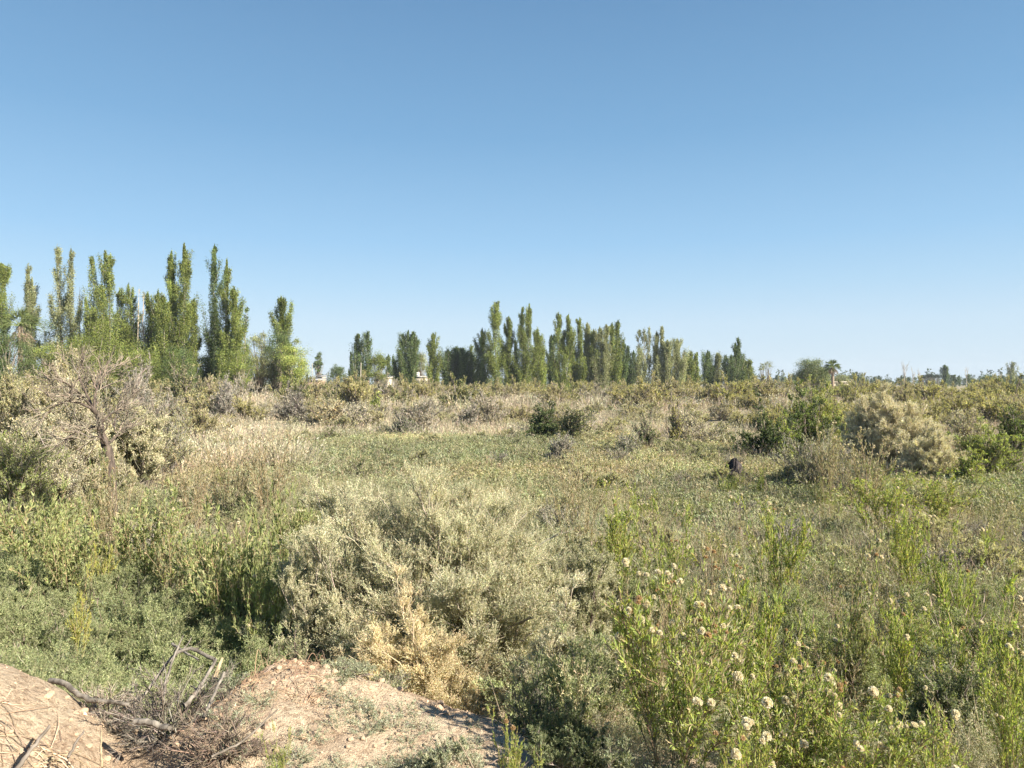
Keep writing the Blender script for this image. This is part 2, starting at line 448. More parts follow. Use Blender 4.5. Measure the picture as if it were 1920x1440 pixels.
def poplar(seed, h, w, leads=((0, 1.0),), leaf=.17, n=5200, cols=POPLAR, clear=.05, bare=None, br=44, gap=.25, tr=.22, lean=0.0, trunk=BARK, barkc=None):
    """columnar poplar; leads: (sideways offset as share of w, height share) for each leader. Returns (trunk geo, crown geo)"""
    r = np.random.default_rng(seed); S = Geo(); L = Geo()
    bc = barkc or [(.22, .19, .14), (.3, .26, .2)]
    hs = np.array([q[1] for q in leads]); tot = hs.sum()
    for off, hf in leads:
        hh = h * hf
        x0 = off * w
        ax = np.array([[[x0 * .2, 0, -.2], [x0 * .55, r.normal(0, .1), hh * .2], [x0 * .9, r.normal(0, .15), hh * .45], [x0 + lean * h * .5, r.normal(0, .15), hh * .75], [x0 + lean * h, r.normal(0, .1), hh]]])
        tubes(S, ax, .0055 * hh + .06, .015, tints(1, bc, 0, .05, r), 7)
        nb = int(br * (1 if len(leads) == 1 else .8))
        t = np.sort(r.uniform(clear, .97, nb))
        if gap:                                     # thin stretches along the axis
            t = t[vnoise(t * 9 + seed * 3.3, t * 0 + off * 7, seed) > gap * r.uniform(.4, 1.0, len(t))]; nb = len(t)
        P, T = along(ax, np.zeros(nb, int), t)
        PR = lambda t: np.minimum(1, np.maximum(t - clear, 0) / .2 + .35) * np.clip(1.0 - t, 0, 1) ** .62 * 1.12
        prof = PR(t)
        R0 = w * .78 * (1 if len(leads) == 1 else .66) * prof * r.uniform(.5, 1.2, nb)
        ph = r.uniform(0, 2 * PI, nb)
        rise = R0 * r.uniform(1.7, 3.2, nb) + .3
        E = P + np.stack([np.cos(ph) * R0, np.sin(ph) * R0, rise], 1)
        E[:, 2] = np.minimum(E[:, 2], ax[0, -1, 2] + r.uniform(-.6, .25, nb))
        M = P + (E - P) * np.array([.75, .75, .4])
        X = bez(P, M, E, 5, .03, r)
        tubes(S, X, .03 + .02 * R0, .012, tints(nb, bc, 0, .1, r), 3)
        m = int(n * hf / tot)
        wgt = R0 + .15; wgt = wgt * np.exp(r.normal(0, .75, nb)); wgt /= wgt.sum()
        i = r.choice(nb, m, p=wgt)
        tt = r.uniform(.25, 1.02, m)
        Q, TT = along(X, i, np.clip(tt, 0, 1))
        if bare is not None:                        # dying tops
            k = (Q[:, 2] < bare[0] * h) | (r.random(m) > bare[1]); Q = Q[k]; TT = TT[k]; i = i[k]; m = len(Q)
        jitr = (.07 + .11 * R0[i])[:, None]
        Q = Q + r.normal(0, 1, (m, 3)) * jitr * np.array([1, 1, 1.5])
        if bare is None and gap < .37:               # leaves between the plumes close the column
            k = int(m * .55); tb = clear + (1 - clear) * r.uniform(0, 1, k) ** 1.15
            pb = r.uniform(0, 2 * PI, k)
            Qb, Tb = along(ax, np.zeros(k, int), np.clip(tb, 0, .995))
            rb = w * .5 * (1 if len(leads) == 1 else .68) * PR(tb) * (.35 + 1.05 * vnoise(tb * hh * .55 + seed, pb * 1.3 + off * 9, seed)) * np.sqrt(r.uniform(.15, 1, k))
            Qb = Qb + np.stack([np.cos(pb) * rb, np.sin(pb) * rb, r.normal(0, .2, k)], 1)
            Q = np.concatenate([Q, Qb]); TT = np.concatenate([TT, Tb]); i = np.concatenate([i, np.clip((tb * nb).astype(int), 0, nb - 1)]); m = len(Q)
        D = unit(TT * .6 + rdirs(m, r))
        C = tints(m, cols, tr, .14, r)
        sp = np.exp(r.normal(0, .2, nb))[i]; C[:, :3] *= sp[:, None]
        leaves(L, Q, D, leaf * r.uniform(.6, 1.35, m), leaf * .8 * r.uniform(.6, 1.2, m), C, r)
    return S, L

def broad(seed, rx, h, trunk_h=.25, ncl=42, n=5000, leaf=.17, cols=POPLAR, tr=.3, ry=None, droop=0.0, umin=-.25):
    """round headed tree: limbs ending in leaf clumps"""
    r = np.random.default_rng(seed); S = Geo(); L = Geo(); ry = ry or rx
    u = r.uniform(umin, 1, ncl); ph = r.uniform(0, 2 * PI, ncl); st = np.sqrt(1 - np.minimum(u * u, 1))
    rad = r.uniform(.5, 1, ncl)
    cz = h * (.5 + trunk_h * .35)
    T = np.stack([st * np.cos(ph) * rx * rad, st * np.sin(ph) * ry * rad, cz + u * (h - cz) * rad * 1.0], 1)
    B = np.repeat(np.array([[0, 0, -.1]]), ncl, 0)
    M = np.stack([T[:, 0] * .25, T[:, 1] * .25, T[:, 2] * .6], 1)
    X = bez(B, M, T, 6, .02, r)
    tubes(S, X, .02 * h * .35 + .03, .02, tints(ncl, [(.17, .14, .1), (.22, .18, .13)], 0, .1, r), 4)
    i = r.integers(0, ncl, n)
    cs = (rx * .2 * r.uniform(.6, 1.4, ncl))[i][:, None]
    Q = T[i] + r.normal(0, 1, (n, 3)) * cs * np.array([1, 1, .75])
    Q[:, 2] = np.maximum(Q[:, 2], .1)
    D = unit(rdirs(n, r) + np.array([0, 0, .2 - droop]))
    C = tints(n, cols, tr, .14, r); C[:, :3] *= np.exp(r.normal(0, .18, ncl))[i][:, None]
    leaves(L, Q, D, leaf * r.uniform(.6, 1.3, n), leaf * .7 * r.uniform(.6, 1.2, n), C, r)
    return S, L

def palm(seed, h, crown, nf=34, skirt=26, trunkr=.28, leaf=.06, el0=-.15):
    r = np.random.default_rng(seed); S = Geo(); L = Geo(); K = Geo()
    ax = np.array([[[0, 0, -.2], [.05, 0, h * .3], [.02, 0, h * .7], [0, 0, h]]], float)
    tubes(S, ax, trunkr * 1.15, trunkr * .85, tints(1, [(.27, .2, .14)], 0, .02, r), 10)
    for nn, g, cols, el0, el1, ln in ((nf, L, [(.11, .15, .04), (.15, .18, .05)], el0, 1.45, crown), (skirt, K, [(.36, .28, .19), (.28, .21, .14)], -1.35, -.7, crown * .8)):
        ph = r.uniform(0, 2 * PI, nn); el = r.uniform(el0, el1, nn)
        d = np.stack([np.cos(ph) * np.cos(el), np.sin(ph) * np.cos(el), np.sin(el)], 1)
        A = np.repeat(ax[:, -1], nn, 0); E = A + d * ln * r.uniform(.8, 1.1, (nn, 1)) - np.array([0, 0, ln * .18])
        M = A + d * ln * .5 + np.array([0, 0, ln * .12])
        X = bez(A, M, E, 5, 0, r)
        tubes(g, X, .03, .012, tints(nn, cols, 0, .1, r), 3)
        k = 22; n = nn * k; i = np.repeat(np.arange(nn), k)
        P, T = along(X, i, r.uniform(.45, 1, n))
        blades(g, P, unit(T + .7 * rdirs(n, r) - np.array([0, 0, .2])), ln * .42 * r.uniform(.6, 1.1, n), leaf, tints(n, cols, .2, .12, r), r)
    return S, L, K

def tree_obj(name, loc, parts, label, cat, group=None, rz=0.0, sc=1.0):
    o = empty(name, loc, rz); o.scale = (sc,) * 3 if not hasattr(sc, '__len__') else sc
    for nm, g, m in parts:
        if g.n: g.build(nm, m, o)
    return tag(o, label, cat, group)

def clone(src, loc, rz=0.0, sc=1.0, label=None, group=None):
    c = src.copy(); COL.objects.link(c)
    c.location = loc; c.rotation_euler = (0, 0, rz); c.scale = (sc,) * 3 if not hasattr(sc, '__len__') else sc
    if label: c['label'] = label
    if group: c['group'] = group
    for ch in src.children:
        k = ch.copy(); COL.objects.link(k); k.parent = c
    return c
# ------------------------------------------------------------------ poplars and other trees behind the field
def top_h(py, d): return CZ + (HZ - py) / F * d

# px, top row, width in px, distance, leaders, colours, options, label
PD, PL = POPLAR_DARK, POPLAR
PALE = [(.24, .25, .105), (.29, .295, .15), (.19, .205, .085)]
PG = 'poplars at the end of the field'
poplars = [
 (2, 498, 40, 88, ((0, 1),), PL, dict(clear=.12, gap=.3), 'ragged poplar cut by the picture edge beside the palm'),
 (56, 499, 36, 92, ((-.1, 1), (.15, .9)), PALE, dict(clear=.2, gap=.3, n=4200, trunk=1), 'thin silvery poplar with bare pale lower trunk next to the palm'),
 (120, 466, 46, 90, ((-.22, 1), (.3, .99)), PALE, dict(clear=.03, gap=.36, n=5200, trunk=1), 'ragged tall poplar whose two tops stand over long pale dead trunks'),
 (190, 471, 58, 90, ((-.25, .96), (.12, 1), (.3, .97)), PL, dict(clear=.0, gap=.2, n=8000), 'wide tall poplar with three close tops and pale branches showing'),
 (150, 536, 18, 91, ((0, 1),), PALE, dict(clear=.1, gap=.5, n=420, trunk=1), 'nearly bare grey poplar between two tall ragged poplars'),
 (170, 560, 44, 87, ((-.2, 1), (.2, .9)), PL, dict(clear=.0, gap=.2, n=3200), 'low bushy poplar at the foot of the three topped poplar'),
 (236, 532, 46, 94, ((-.25, .95), (.1, 1), (.3, .96)), PL, dict(clear=.0, gap=.15), 'full blunt topped poplar beside the three topped one'),
 (264, 541, 22, 90, ((-.2, 1), (.25, .97)), PALE, dict(clear=.3, gap=.5, n=260, trunk=1, barkc=[(.38, .28, .19), (.45, .35, .25)]), 'dead poplar, a bundle of bare tan trunks among green crowns'),
 (287, 546, 44, 95, ((-.2, .98), (.22, 1)), PL, dict(clear=.0, gap=.15), 'mid height green poplar between dead tan trunks and the twin topped poplar'),
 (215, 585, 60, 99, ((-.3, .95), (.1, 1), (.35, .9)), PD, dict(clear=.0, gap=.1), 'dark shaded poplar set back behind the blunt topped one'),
 (322, 475, 32, 90, ((0, 1),), PL, dict(clear=.02, gap=.2), 'tall dense poplar, lower half of a close twin pair'),
 (346, 460, 36, 89, ((0, 1),), PL, dict(clear=.02, gap=.18), 'tallest poplar in the row, taller half of a close twin pair'),
 (364, 562, 20, 90, ((0, 1),), PL, dict(clear=.0, gap=.2, n=2200), 'short slim poplar at the foot of the tallest poplar'),
 (308, 560, 30, 88, ((0, 1),), PL, dict(clear=.0, gap=.2, n=2600), 'short dense poplar at the foot of the twin pair'),
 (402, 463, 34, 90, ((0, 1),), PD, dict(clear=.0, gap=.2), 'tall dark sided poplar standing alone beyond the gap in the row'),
 (425, 489, 27, 91, ((0, 1),), PL, dict(clear=.0, gap=.2, n=4200), 'slightly lower poplar pressed against the tall dark sided one'),
 (440, 541, 32, 89, ((0, 1),), PL, dict(clear=.0, gap=.12, n=4200), 'lower bright poplar at the outer foot of the tall dark group'),
 (458, 573, 16, 92, ((0, 1),), PD, dict(clear=.1, gap=.4, n=900, lean=.03), 'thin leaning poplar with sparse top at the end of the tall group'),
 (528, 559, 30, 108, ((0, 1),), PL, dict(clear=.1, gap=.15), 'single poplar rising out of a broad round tree'),
 (681, 625, 36, 150, ((-.3, .97), (.22, 1)), PD, dict(clear=.15, gap=.25, n=3000, trunk=1), 'two topped poplar beside the tall pale post'),
 (658, 660, 10, 190, ((0, 1),), PD, dict(clear=.0, n=900), 'very slim dark poplar near the pale post'),
 (666, 656, 8, 170, ((0, 1),), PD, dict(clear=.0, n=300, gap=.5), 'thin almost dead poplar stem near the pale post'),
 (728, 667, 12, 190, ((0, 1),), PD, dict(clear=.0, n=900), 'small pointed poplar behind the white roof'),
 (737, 668, 12, 186, ((0, 1),), PD, dict(clear=.0, n=900), 'small dark poplar against the broad dark one'),
 (750, 660, 18, 152, ((0, 1),), PD, dict(clear=.0, n=1600), 'low dark poplar leaning out from the broad dark one'),
 (764, 622, 36, 150, ((-.22, .95), (.05, 1), (.3, .97)), PD, dict(clear=.0, gap=.12, n=5200), 'broad dark poplar with blunt top beside the cream house'),
 (812, 627, 21, 150, ((0, 1),), PL, dict(clear=.05, gap=.2, n=2600), 'slim lone poplar on the other side of the cream house'),
 (840, 660, 26, 152, ((0, 1),), PD, dict(clear=.0, gap=.05, n=3000), 'dark poplar at the lower end of the hedge like row'),
 (855, 654, 26, 154, ((0, 1),), PD, dict(clear=.0, gap=.05, n=3000), 'dark poplar, second in the hedge like row'),
 (869, 655, 24, 152, ((0, 1),), PD, dict(clear=.0, gap=.05, n=3000), 'dark poplar, third in the hedge like row'),
 (883, 649, 18, 154, ((0, 1),), PL, dict(clear=.0, gap=.1, n=2200), 'green poplar closing the hedge like row beside the taller ones'),
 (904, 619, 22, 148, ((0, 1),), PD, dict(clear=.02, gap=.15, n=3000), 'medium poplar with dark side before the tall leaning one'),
 (929, 570, 32, 146, ((0, 1),), PL, dict(clear=.0, gap=.25, n=4600, lean=.012), 'tall ragged poplar leaning slightly, highest of the middle row'),
 (954, 597, 22, 147, ((0, 1),), PL, dict(clear=.02, gap=.2, n=3200), 'slender poplar between the two tall ones of the middle row'),
 (966, 640, 14, 149, ((0, 1),), PD, dict(clear=.0, n=1500), 'short dark poplar squeezed between two tall ones'),
 (984, 573, 32, 146, ((-.2, .96), (.22, 1)), PL, dict(clear=.0, gap=.25, n=4800, lean=.008), 'tall twin topped poplar of the middle row'),
 (1008, 620, 25, 148, ((0, 1),), PL, dict(clear=.0, gap=.15, n=3200), 'medium poplar on the far side of the twin topped one'),
 (1018, 655, 14, 150, ((0, 1),), PL, dict(clear=.0, n=1400), 'low poplar at the end of the middle row by the gap'),
 (1034, 630, 20, 165, ((0, 1),), PD, dict(clear=.0, gap=.1, n=3000), 'dark bluish poplar behind the forked one'),
 (1055, 588, 36, 150, ((-.22, 1), (.3, .98)), PL, dict(clear=.0, gap=.3, n=4600), 'forked poplar starting the long leaning row'),
 (1072, 621, 18, 152, ((0, 1),), PL, dict(clear=.0, n=2200), 'short poplar beside the forked one'),
 (1087, 599, 20, 151, ((0, 1),), PL, dict(clear=.0, gap=.15, n=3000), 'narrow poplar with leafy knob of a top in the long row'),
 (1101, 607, 20, 153, ((0, 1),), PALE, dict(clear=.0, gap=.2, n=2800), 'pale poplar next to the knob topped one'),
 (1113, 620, 20, 152, ((0, 1),), PL, dict(clear=.0, gap=.15, n=2800), 'lower green poplar in the dip of the long row'),
 (1131, 610, 32, 151, ((-.2, .96), (.2, 1)), PALE, dict(clear=.0, gap=.15, n=4600), 'wide pale green poplar in the long row'),
 (1152, 604, 30, 152, ((-.15, .97), (.2, 1)), PL, dict(clear=.0, gap=.15, n=4600), 'full green poplar at the high end of the long row'),
 (1169, 645, 16, 153, ((0, 1),), PD, dict(clear=.0, n=1800), 'short dark poplar closing the long row'),
 (1183, 652, 26, 190, ((-.2, 1), (.2, .9)), PD, dict(clear=.0, n=2600), 'bluish dark poplar set back behind the white van roof'),
 (1202, 617, 28, 152, ((-.15, .97), (.2, 1)), PALE, dict(clear=.0, gap=.25, n=3600, bare=(.62, .55)), 'poplar with thin greyish dying top over a green base'),
 (1217, 612, 11, 156, ((0, 1),), PALE, dict(clear=.35, gap=.4, n=500, trunk=1), 'thin grey poplar pole with small leafy top'),
 (1237, 615, 27, 152, ((-.2, .93), (.15, 1)), PALE, dict(clear=.0, gap=.2, n=3800), 'tall olive poplar in the fading row'),
 (1252, 640, 20, 151, ((0, 1),), PALE, dict(clear=.0, gap=.2, n=2600), 'narrow olive poplar beside the tall olive one'),
 (1270, 638, 28, 153, ((0, 1),), PALE, dict(clear=.0, gap=.3, n=2800), 'loose open poplar with spreading top in the fading row'),
 (1286, 668, 14, 170, ((0, 1),), PD, dict(clear=.0, n=1300), 'small poplar in the dip of the fading row'),
 (1300, 660, 24, 156, ((-.2, 1), (.25, .95)), PL, dict(clear=.0, gap=.2, n=2600), 'low two topped poplar at the thin end of the fading row'),
 (1327, 661, 20, 168, ((0, 1),), PD, dict(clear=.0, n=2200), 'first dark poplar after the small gap'),
 (1344, 665, 22, 170, ((0, 1),), PALE, dict(clear=.0, n=2200), 'pale low poplar between dark neighbours'),
 (1361, 668, 12, 172, ((0, 1),), PALE, dict(clear=.05, gap=.4, n=420, barkc=[(.36, .26, .18), (.42, .3, .2)]), 'dead brown poplar beside the tall dark spire'),
 (1382, 636, 25, 170, ((-.1, .9), (.12, 1)), PD, dict(clear=.0, gap=.12, n=3600), 'dark spire shaped poplar standing above the last group'),
 (1371, 668, 22, 166, ((0, 1),), PD, dict(clear=.0, n=2000), 'low green poplar at the foot of the dark spire'),
 (1400, 675, 26, 172, ((-.2, 1), (.2, .95)), PL, dict(clear=.0, n=2200), 'low leafy poplar ending the last group'),
 (1771, 686, 11, 330, ((0, 1),), PD, dict(clear=.0, n=900), 'dark narrow poplar beside the row of round trees on the horizon'),
 (1897, 679, 13, 320, ((0, 1),), PALE, dict(clear=.1, n=700, gap=.3), 'far grey green poplar standing alone near the picture edge'),
]
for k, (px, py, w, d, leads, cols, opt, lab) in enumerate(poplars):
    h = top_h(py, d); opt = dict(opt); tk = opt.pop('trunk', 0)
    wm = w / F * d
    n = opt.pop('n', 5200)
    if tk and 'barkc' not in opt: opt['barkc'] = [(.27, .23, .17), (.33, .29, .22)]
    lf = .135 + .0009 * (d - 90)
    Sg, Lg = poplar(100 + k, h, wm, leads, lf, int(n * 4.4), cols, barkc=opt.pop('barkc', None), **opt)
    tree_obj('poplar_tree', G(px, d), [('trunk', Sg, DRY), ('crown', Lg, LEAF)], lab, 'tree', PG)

broads = [
 (18, 622, 84, 84, 4200, PD, .0, 'rounded dark green tree under the palm'),
 (88, 640, 70, 86, 3400, PL, .0, 'low bright green tree between the palm and the ragged poplar'),
 (150, 628, 80, 84, 3600, PL, .0, 'low olive green tree in front of the ragged poplars'),
 (258, 636, 80, 84, 3600, PL, .0, 'low leafy tree below the dead tan trunks'),
 (335, 640, 64, 85, 3200, PD, .0, 'low dark tree filling the foot of the twin poplars'),
 (205, 600, 70, 97, 3600, PL, .0, 'leafy understorey tree behind the blunt topped poplar'),
 (95, 600, 60, 98, 3200, PD, .0, 'dark understorey tree between palm and ragged poplar'),
 (290, 600, 64, 98, 3600, PL, .0, 'green understorey tree behind the dead tan trunks'),
 (385, 662, 44, 92, 2400, PL, .0, 'low bush like tree filling the gap in the poplar row'),
 (445, 660, 60, 86, 2600, PL, .0, 'low leafy tree at the foot of the thin leaning poplar'),
 (487, 622, 56, 100, 4200, PALE, .0, 'grey green half of the broad round tree under the single poplar'),
 (520, 616, 62, 101, 4200, PD, .0, 'dark middle crown around the single poplar'),
 (549, 634, 56, 97, 4600, BRIGHT, .0, 'bright green leafy tree leaning out from the broad crown'),
 (597, 661, 16, 240, 1500, PD, .0, 'small dark round tree above the far roof'),
 (632, 682, 26, 220, 1500, PD, .0, 'low far tree in the gap before the pale post'),
 (709, 664, 42, 150, 3000, PL, .0, 'round leafy tree between the forked and broad dark poplars'),
 (786, 660, 34, 200, 2200, PALE, .0, 'soft round tree behind the cream house'),
 (1524, 672, 60, 150, 6500, POPLAR_DARK + PALE, .6, 'rounded drooping willow beside the fan palm'),
 (1508, 690, 22, 152, 1500, PD, .3, 'small dark tree on the shaded side of the willow'),
 (1577, 702, 30, 260, 900, PALE, .0, 'low grey tree behind the palm and the low roof'),
 (1855, 706, 34, 300, 1500, PD, .0, 'low dark green clump of a tree on the flat horizon'),
]
for k, (px, py, w, d, n, cols, dr, lab) in enumerate(broads):
    h = top_h(py, d); rx = w / 2 / F * d
    Sg, Lg = broad(300 + k, rx * .95, h, .2 if d < 130 else .3, 46, int(n * 3.0), .12 + .0009 * (d - 84), cols, droop=dr, tr=.25, umin=-.85 if d < 160 else -.25)
    tree_obj('round_tree', G(px, d), [('trunk', Sg, DRY), ('crown', Lg, LEAF)], lab, 'tree', 'round crowned trees behind the field')

# row of round heads on trunks (umbrella pines) on the horizon
for k, (px, py) in enumerate(((1730, 704), (1737, 703), (1744, 702), (1751, 702), (1758, 703))):
    d = 330 + k * 3
    Sg, Lg = broad(340 + k, 5.2 / F * d, top_h(py, d), .9, 24, 900, .3, [(.05, .065, .05), (.07, .085, .06)])
    tree_obj('umbrella_pine', G(px, d), [('trunk', Sg, DRY), ('crown', Lg, LEAF)], 'dark round headed pine in the even row on the horizon', 'pine tree', 'row of round headed pines')
# two thin eucalypts
for k, (px, py, w, lab) in enumerate(((1441, 674, 20, 'open airy eucalyptus, the larger of two past the poplars'), (1428, 680, 12, 'small airy eucalyptus beside a larger one'))):
    d = 230; Sg, Lg = broad(350 + k, w / 2 / F * d, top_h(py, d), .8, 16, 700, .2, PALE)
    tree_obj('eucalyptus_tree', G(px, d), [('trunk', Sg, DRY), ('crown', Lg, LEAF)], lab, 'tree')
# palms
d = 140; Sg, Lg, Kg = palm(361, top_h(688, d), 1.5, 70, 40, el0=-.55)
tree_obj('fan_palm', G(1561, d), [('trunk', Sg, DRY), ('crown', Lg, LEAF), ('dead_fronds', Kg, DRY)], 'fan palm with a skirt of dead fronds beside the willow', 'palm')
d = 86; Sg, Lg, Kg = palm(362, top_h(612, d), 2.3, 40, 22, .3, .07)
tree_obj('fan_palm', G(38, d), [('trunk', Sg, DRY), ('crown', Lg, LEAF), ('dead_fronds', Kg, DRY)], 'dark palm half hidden between poplars at the field edge', 'palm')

# bare dead trees on the horizon
def bare(seed, h, spread, pts, r0):
    r = np.random.default_rng(seed); g = Geo()
    X = bez(np.array([[0, 0, -.2]]), np.array([[.05, 0, h * .3]]), np.array([[pts, 0, h * .55]]), 6, .01, r)
    X1 = grow(X, 5, .75, 1, h * .5, .35, .8, 5, .03, r, .1)
    X2 = grow(X1, 5, .3, .95, h * .2, .45, .5, 4, .04, r)
    c = tints(1, [(.34, .3, .25)], 0, .05, r)
    tubes(g, X, r0, r0 * .6, c, 6); tubes(g, X1, r0 * .5, r0 * .15, tints(len(X1), [(.34, .3, .25)], 0, .05, r), 4)
    tubes(g, X2, r0 * .2, r0 * .1, tints(len(X2), [(.34, .3, .25)], 0, .05, r), 3)
    return g
for k, (px, py, d, sp, lab) in enumerate((
    (1692, 673, 150, .4, 'leafless forked tree standing against the sky before the pine row'),
    (1711, 690, 200, .1, 'thin leafless stem beside the forked bare tree'),
    (1724, 692, 200, .1, 'thin leafless stem at the end of the pine row'),
    (1811, 688, 220, .1, 'faint leafless stem between small dark cypresses'),
    (1874, 698, 220, .2, 'small leafless tree near the lone far poplar'))):
    bare(370 + k, top_h(py, d), .3, sp, .05 + .0004 * d).build('bare_tree', DRY)
    o = COL.objects[-1]; o.location = G(px, d); tag(o, lab, 'dead tree')

# slim dark cypresses on the horizon
cyp = [(1690, 707, 8), (1697, 706, 8), (1704, 707, 8), (1777, 702, 8), (1784, 704, 6), (1790, 703, 9), (1799, 705, 6), (1816, 702, 10), (1822, 712, 6), (1828, 711, 6), (1882, 705, 9), (1904, 710, 9), (1911, 711, 8), (1915, 712, 8),
       (1596, 704, 7), (1601, 699, 8), (1606, 698, 8), (1613, 706, 9), (1590, 707, 8), (1480, 705, 8), (1488, 704, 8), (1496, 706, 7), (1468, 707, 8), (1640, 706, 9), (1648, 705, 9), (1456, 704, 8)]
proto = []
for v in range(4):
    Sg, Lg = poplar(400 + v, 10, 2.2, ((0, 1),), .38, 900, PD, br=30, gap=0)
    proto.append((Sg.mesh('trunk', DRY), Lg.mesh('crown', LEAF)))
for k, (px, py, w) in enumerate(cyp):
    d = 360 + (k * 37) % 60; s = top_h(py, d) / 10
    o = empty('cypress', G(px, d), k * 1.7); o.scale = (w / F * d / 2.2,) * 2 + (s,)
    link('trunk', proto[k % 4][0], o); link('crown', proto[k % 4][1], o)
    tag(o, 'tiny dark cypress spire rising over the far scrub', 'tree', 'cypress spires along the horizon')

# far-off wood closing the horizon
def far_wood():
    g = Geo(); r = np.random.default_rng(55)
    n = 1500
    a = r.uniform(-.86, .86, n); d = r.uniform(420, 900, n)
    x = a * d; h = 2.5 + 7.5 * r.random(n) ** 2 + 3 * vnoise(a * 30, a * 0, 3)
    m = 60
    i = np.repeat(np.arange(n), m)
    q = r.random(n * m)
    w = (h * .35 * np.where(r.random(n) < .4, .4, 1.2))[i]
    P = np.stack([x[i] + r.normal(0, .45, n * m) * w * (1.1 - q), d[i] + r.normal(0, 1, n * m), q * h[i]], 1)
    leaves(g, P, unit(rdirs(n * m, r) + [0, 0, .4]), 1.1, .9, tints(n * m, [(.07, .095, .05), (.095, .115, .055), (.12, .13, .07)], .25, .15, r), r)
    tag(g.build('far_wood', LEAF), 'low dark far-off wood along the horizon', 'woods', None, 'stuff')
far_wood()

# ------------------------------------------------------------------ houses and posts
def box(g, x0, x1, y0, y1, z0, z1):
    V = np.array([[x, y, z] for x in (x0, x1) for y in (y0, y1) for z in (z0, z1)], float)
    q = [(0, 1, 3, 2), (4, 6, 7, 5), (0, 4, 5, 1), (2, 3, 7, 6), (0, 2, 6, 4), (1, 5, 7, 3)]
    g.add(V, [t for a, b, c, e in q for t in ((a, b, c), (a, c, e))], np.array([.5, .5, .5, 0]))
CREAM = plain_mat('cream_wall', (.42, .37, .29), .8, .08, .6)
WHITE = plain_mat('white_wall', (.46, .44, .41), .7, .06, .6)
GREYR = plain_mat('grey_roof', (.25, .24, .225), .7, .12, .8)
BRICK = plain_mat('clay_wall', (.42, .29, .2), .85, .15, 2)
GLASS = plain_mat('dark_glass', (.04, .045, .05), .2, .1, 2)
def house(px, d, w, dep, h, wall, roof, lab, slope=.25, wins=2, chim=False, parapet=False):
    o = empty('house', G(px, d)); hw = w / 2
    g = Geo(); box(g, -hw, hw, 0, dep, -.3, h); g.build('wall', wall, o)
    g = Geo()
    if parapet: box(g, -hw - .15, hw + .15, -.15, dep + .15, h + .003, h + .35)
    else:
        V = np.array([[-hw - .4, -.4, h], [hw + .4, -.4, h], [hw + .4, dep + .4, h + slope * dep], [-hw - .4, dep + .4, h + slope * dep],
                      [-hw - .4, -.4, h + .14], [hw + .4, -.4, h + .14], [hw + .4, dep + .4, h + .14 + slope * dep], [-hw - .4, dep + .4, h + .14 + slope * dep]])
        q = [(0, 3, 2, 1), (4, 5, 6, 7), (0, 1, 5, 4), (1, 2, 6, 5), (2, 3, 7, 6), (3, 0, 4, 7)]
        g.add(V, [t for a, b, c, e in q for t in ((a, b, c), (a, c, e))], np.array([.4, .4, .4, 0]))
    rf = g.build('roof', roof, o)
    if chim:
        g = Geo(); box(g, -hw * .9, -hw * .9 + .9, dep * .3, dep * .3 + .8, h - .2, h + 1.3); g.build('water_tank', WHITE, o)
    for k in range(wins):
        x = -hw + w * (k + .5) / wins
        g = Geo(); box(g, x - .5, x + .5, -.03, .05, h - 1.7, h - .7); g.build('window', GLASS, o)
    tag(o, lab, 'house')
house(789, 165, 3.4, 6, 3.9, CREAM, WHITE, 'cream house with parapet and water tank between two poplars', wins=2, chim=True, parapet=True)
house(664, 170, 5, 6, 3.3, BRICK, GREYR, 'long low house with a grey roof behind the pale post', .06, 3)
house(586, 160, 3.2, 5, 3.2, BRICK, GREYR, 'small clay coloured house with light roof beside the thin post', .08, 1)
house(723, 180, 1.9, 5, 3.7, CREAM, CREAM, 'cream shed roof peeping out under the round leafy tree', .05, 1, parapet=True)
house(734, 185, 1.3, 4, 3.9, WHITE, WHITE, 'bright white shed against the broad dark poplar', .05, 1, parapet=True)
house(898, 168, 1.8, 5, 4.2, BRICK, WHITE, 'small house with white roof edge and dark doorway among the poplars', .12, 1)
house(1571, 160, 6.5, 6, 2.6, CREAM, CREAM, 'low house with cream roof edge behind the fan palm', .03, 2, parapet=True)
house(600, 230, 1.5, 5, 4.6, CREAM, GREYR, 'tiny far white gable under the small dark round tree', .1, 1)
house(1180, 190, 5, 4, 2.6, WHITE, WHITE, 'low white shed roof in the gap of the poplar row', .03, 1, parapet=True)
def post(px, d, py, lab, rad=.09, lean=0):
    g = Geo(); h = top_h(py, d)
    tubes(g, np.array([[[0, 0, -.3], [lean * .5, 0, h * .5], [lean, 0, h]]], float), rad, rad * .8, np.array([.4, .36, .3, 0]), 8)
    o = g.build('wooden_post', BARK_PALE); o.location = G(px, d); tag(o, lab, 'post')
post(585.5, 118, 683, 'thin pale post before the small clay coloured house', .055)
post(675.5, 120, 681, 'taller pale post leaning before the two topped poplar', .085, .12)
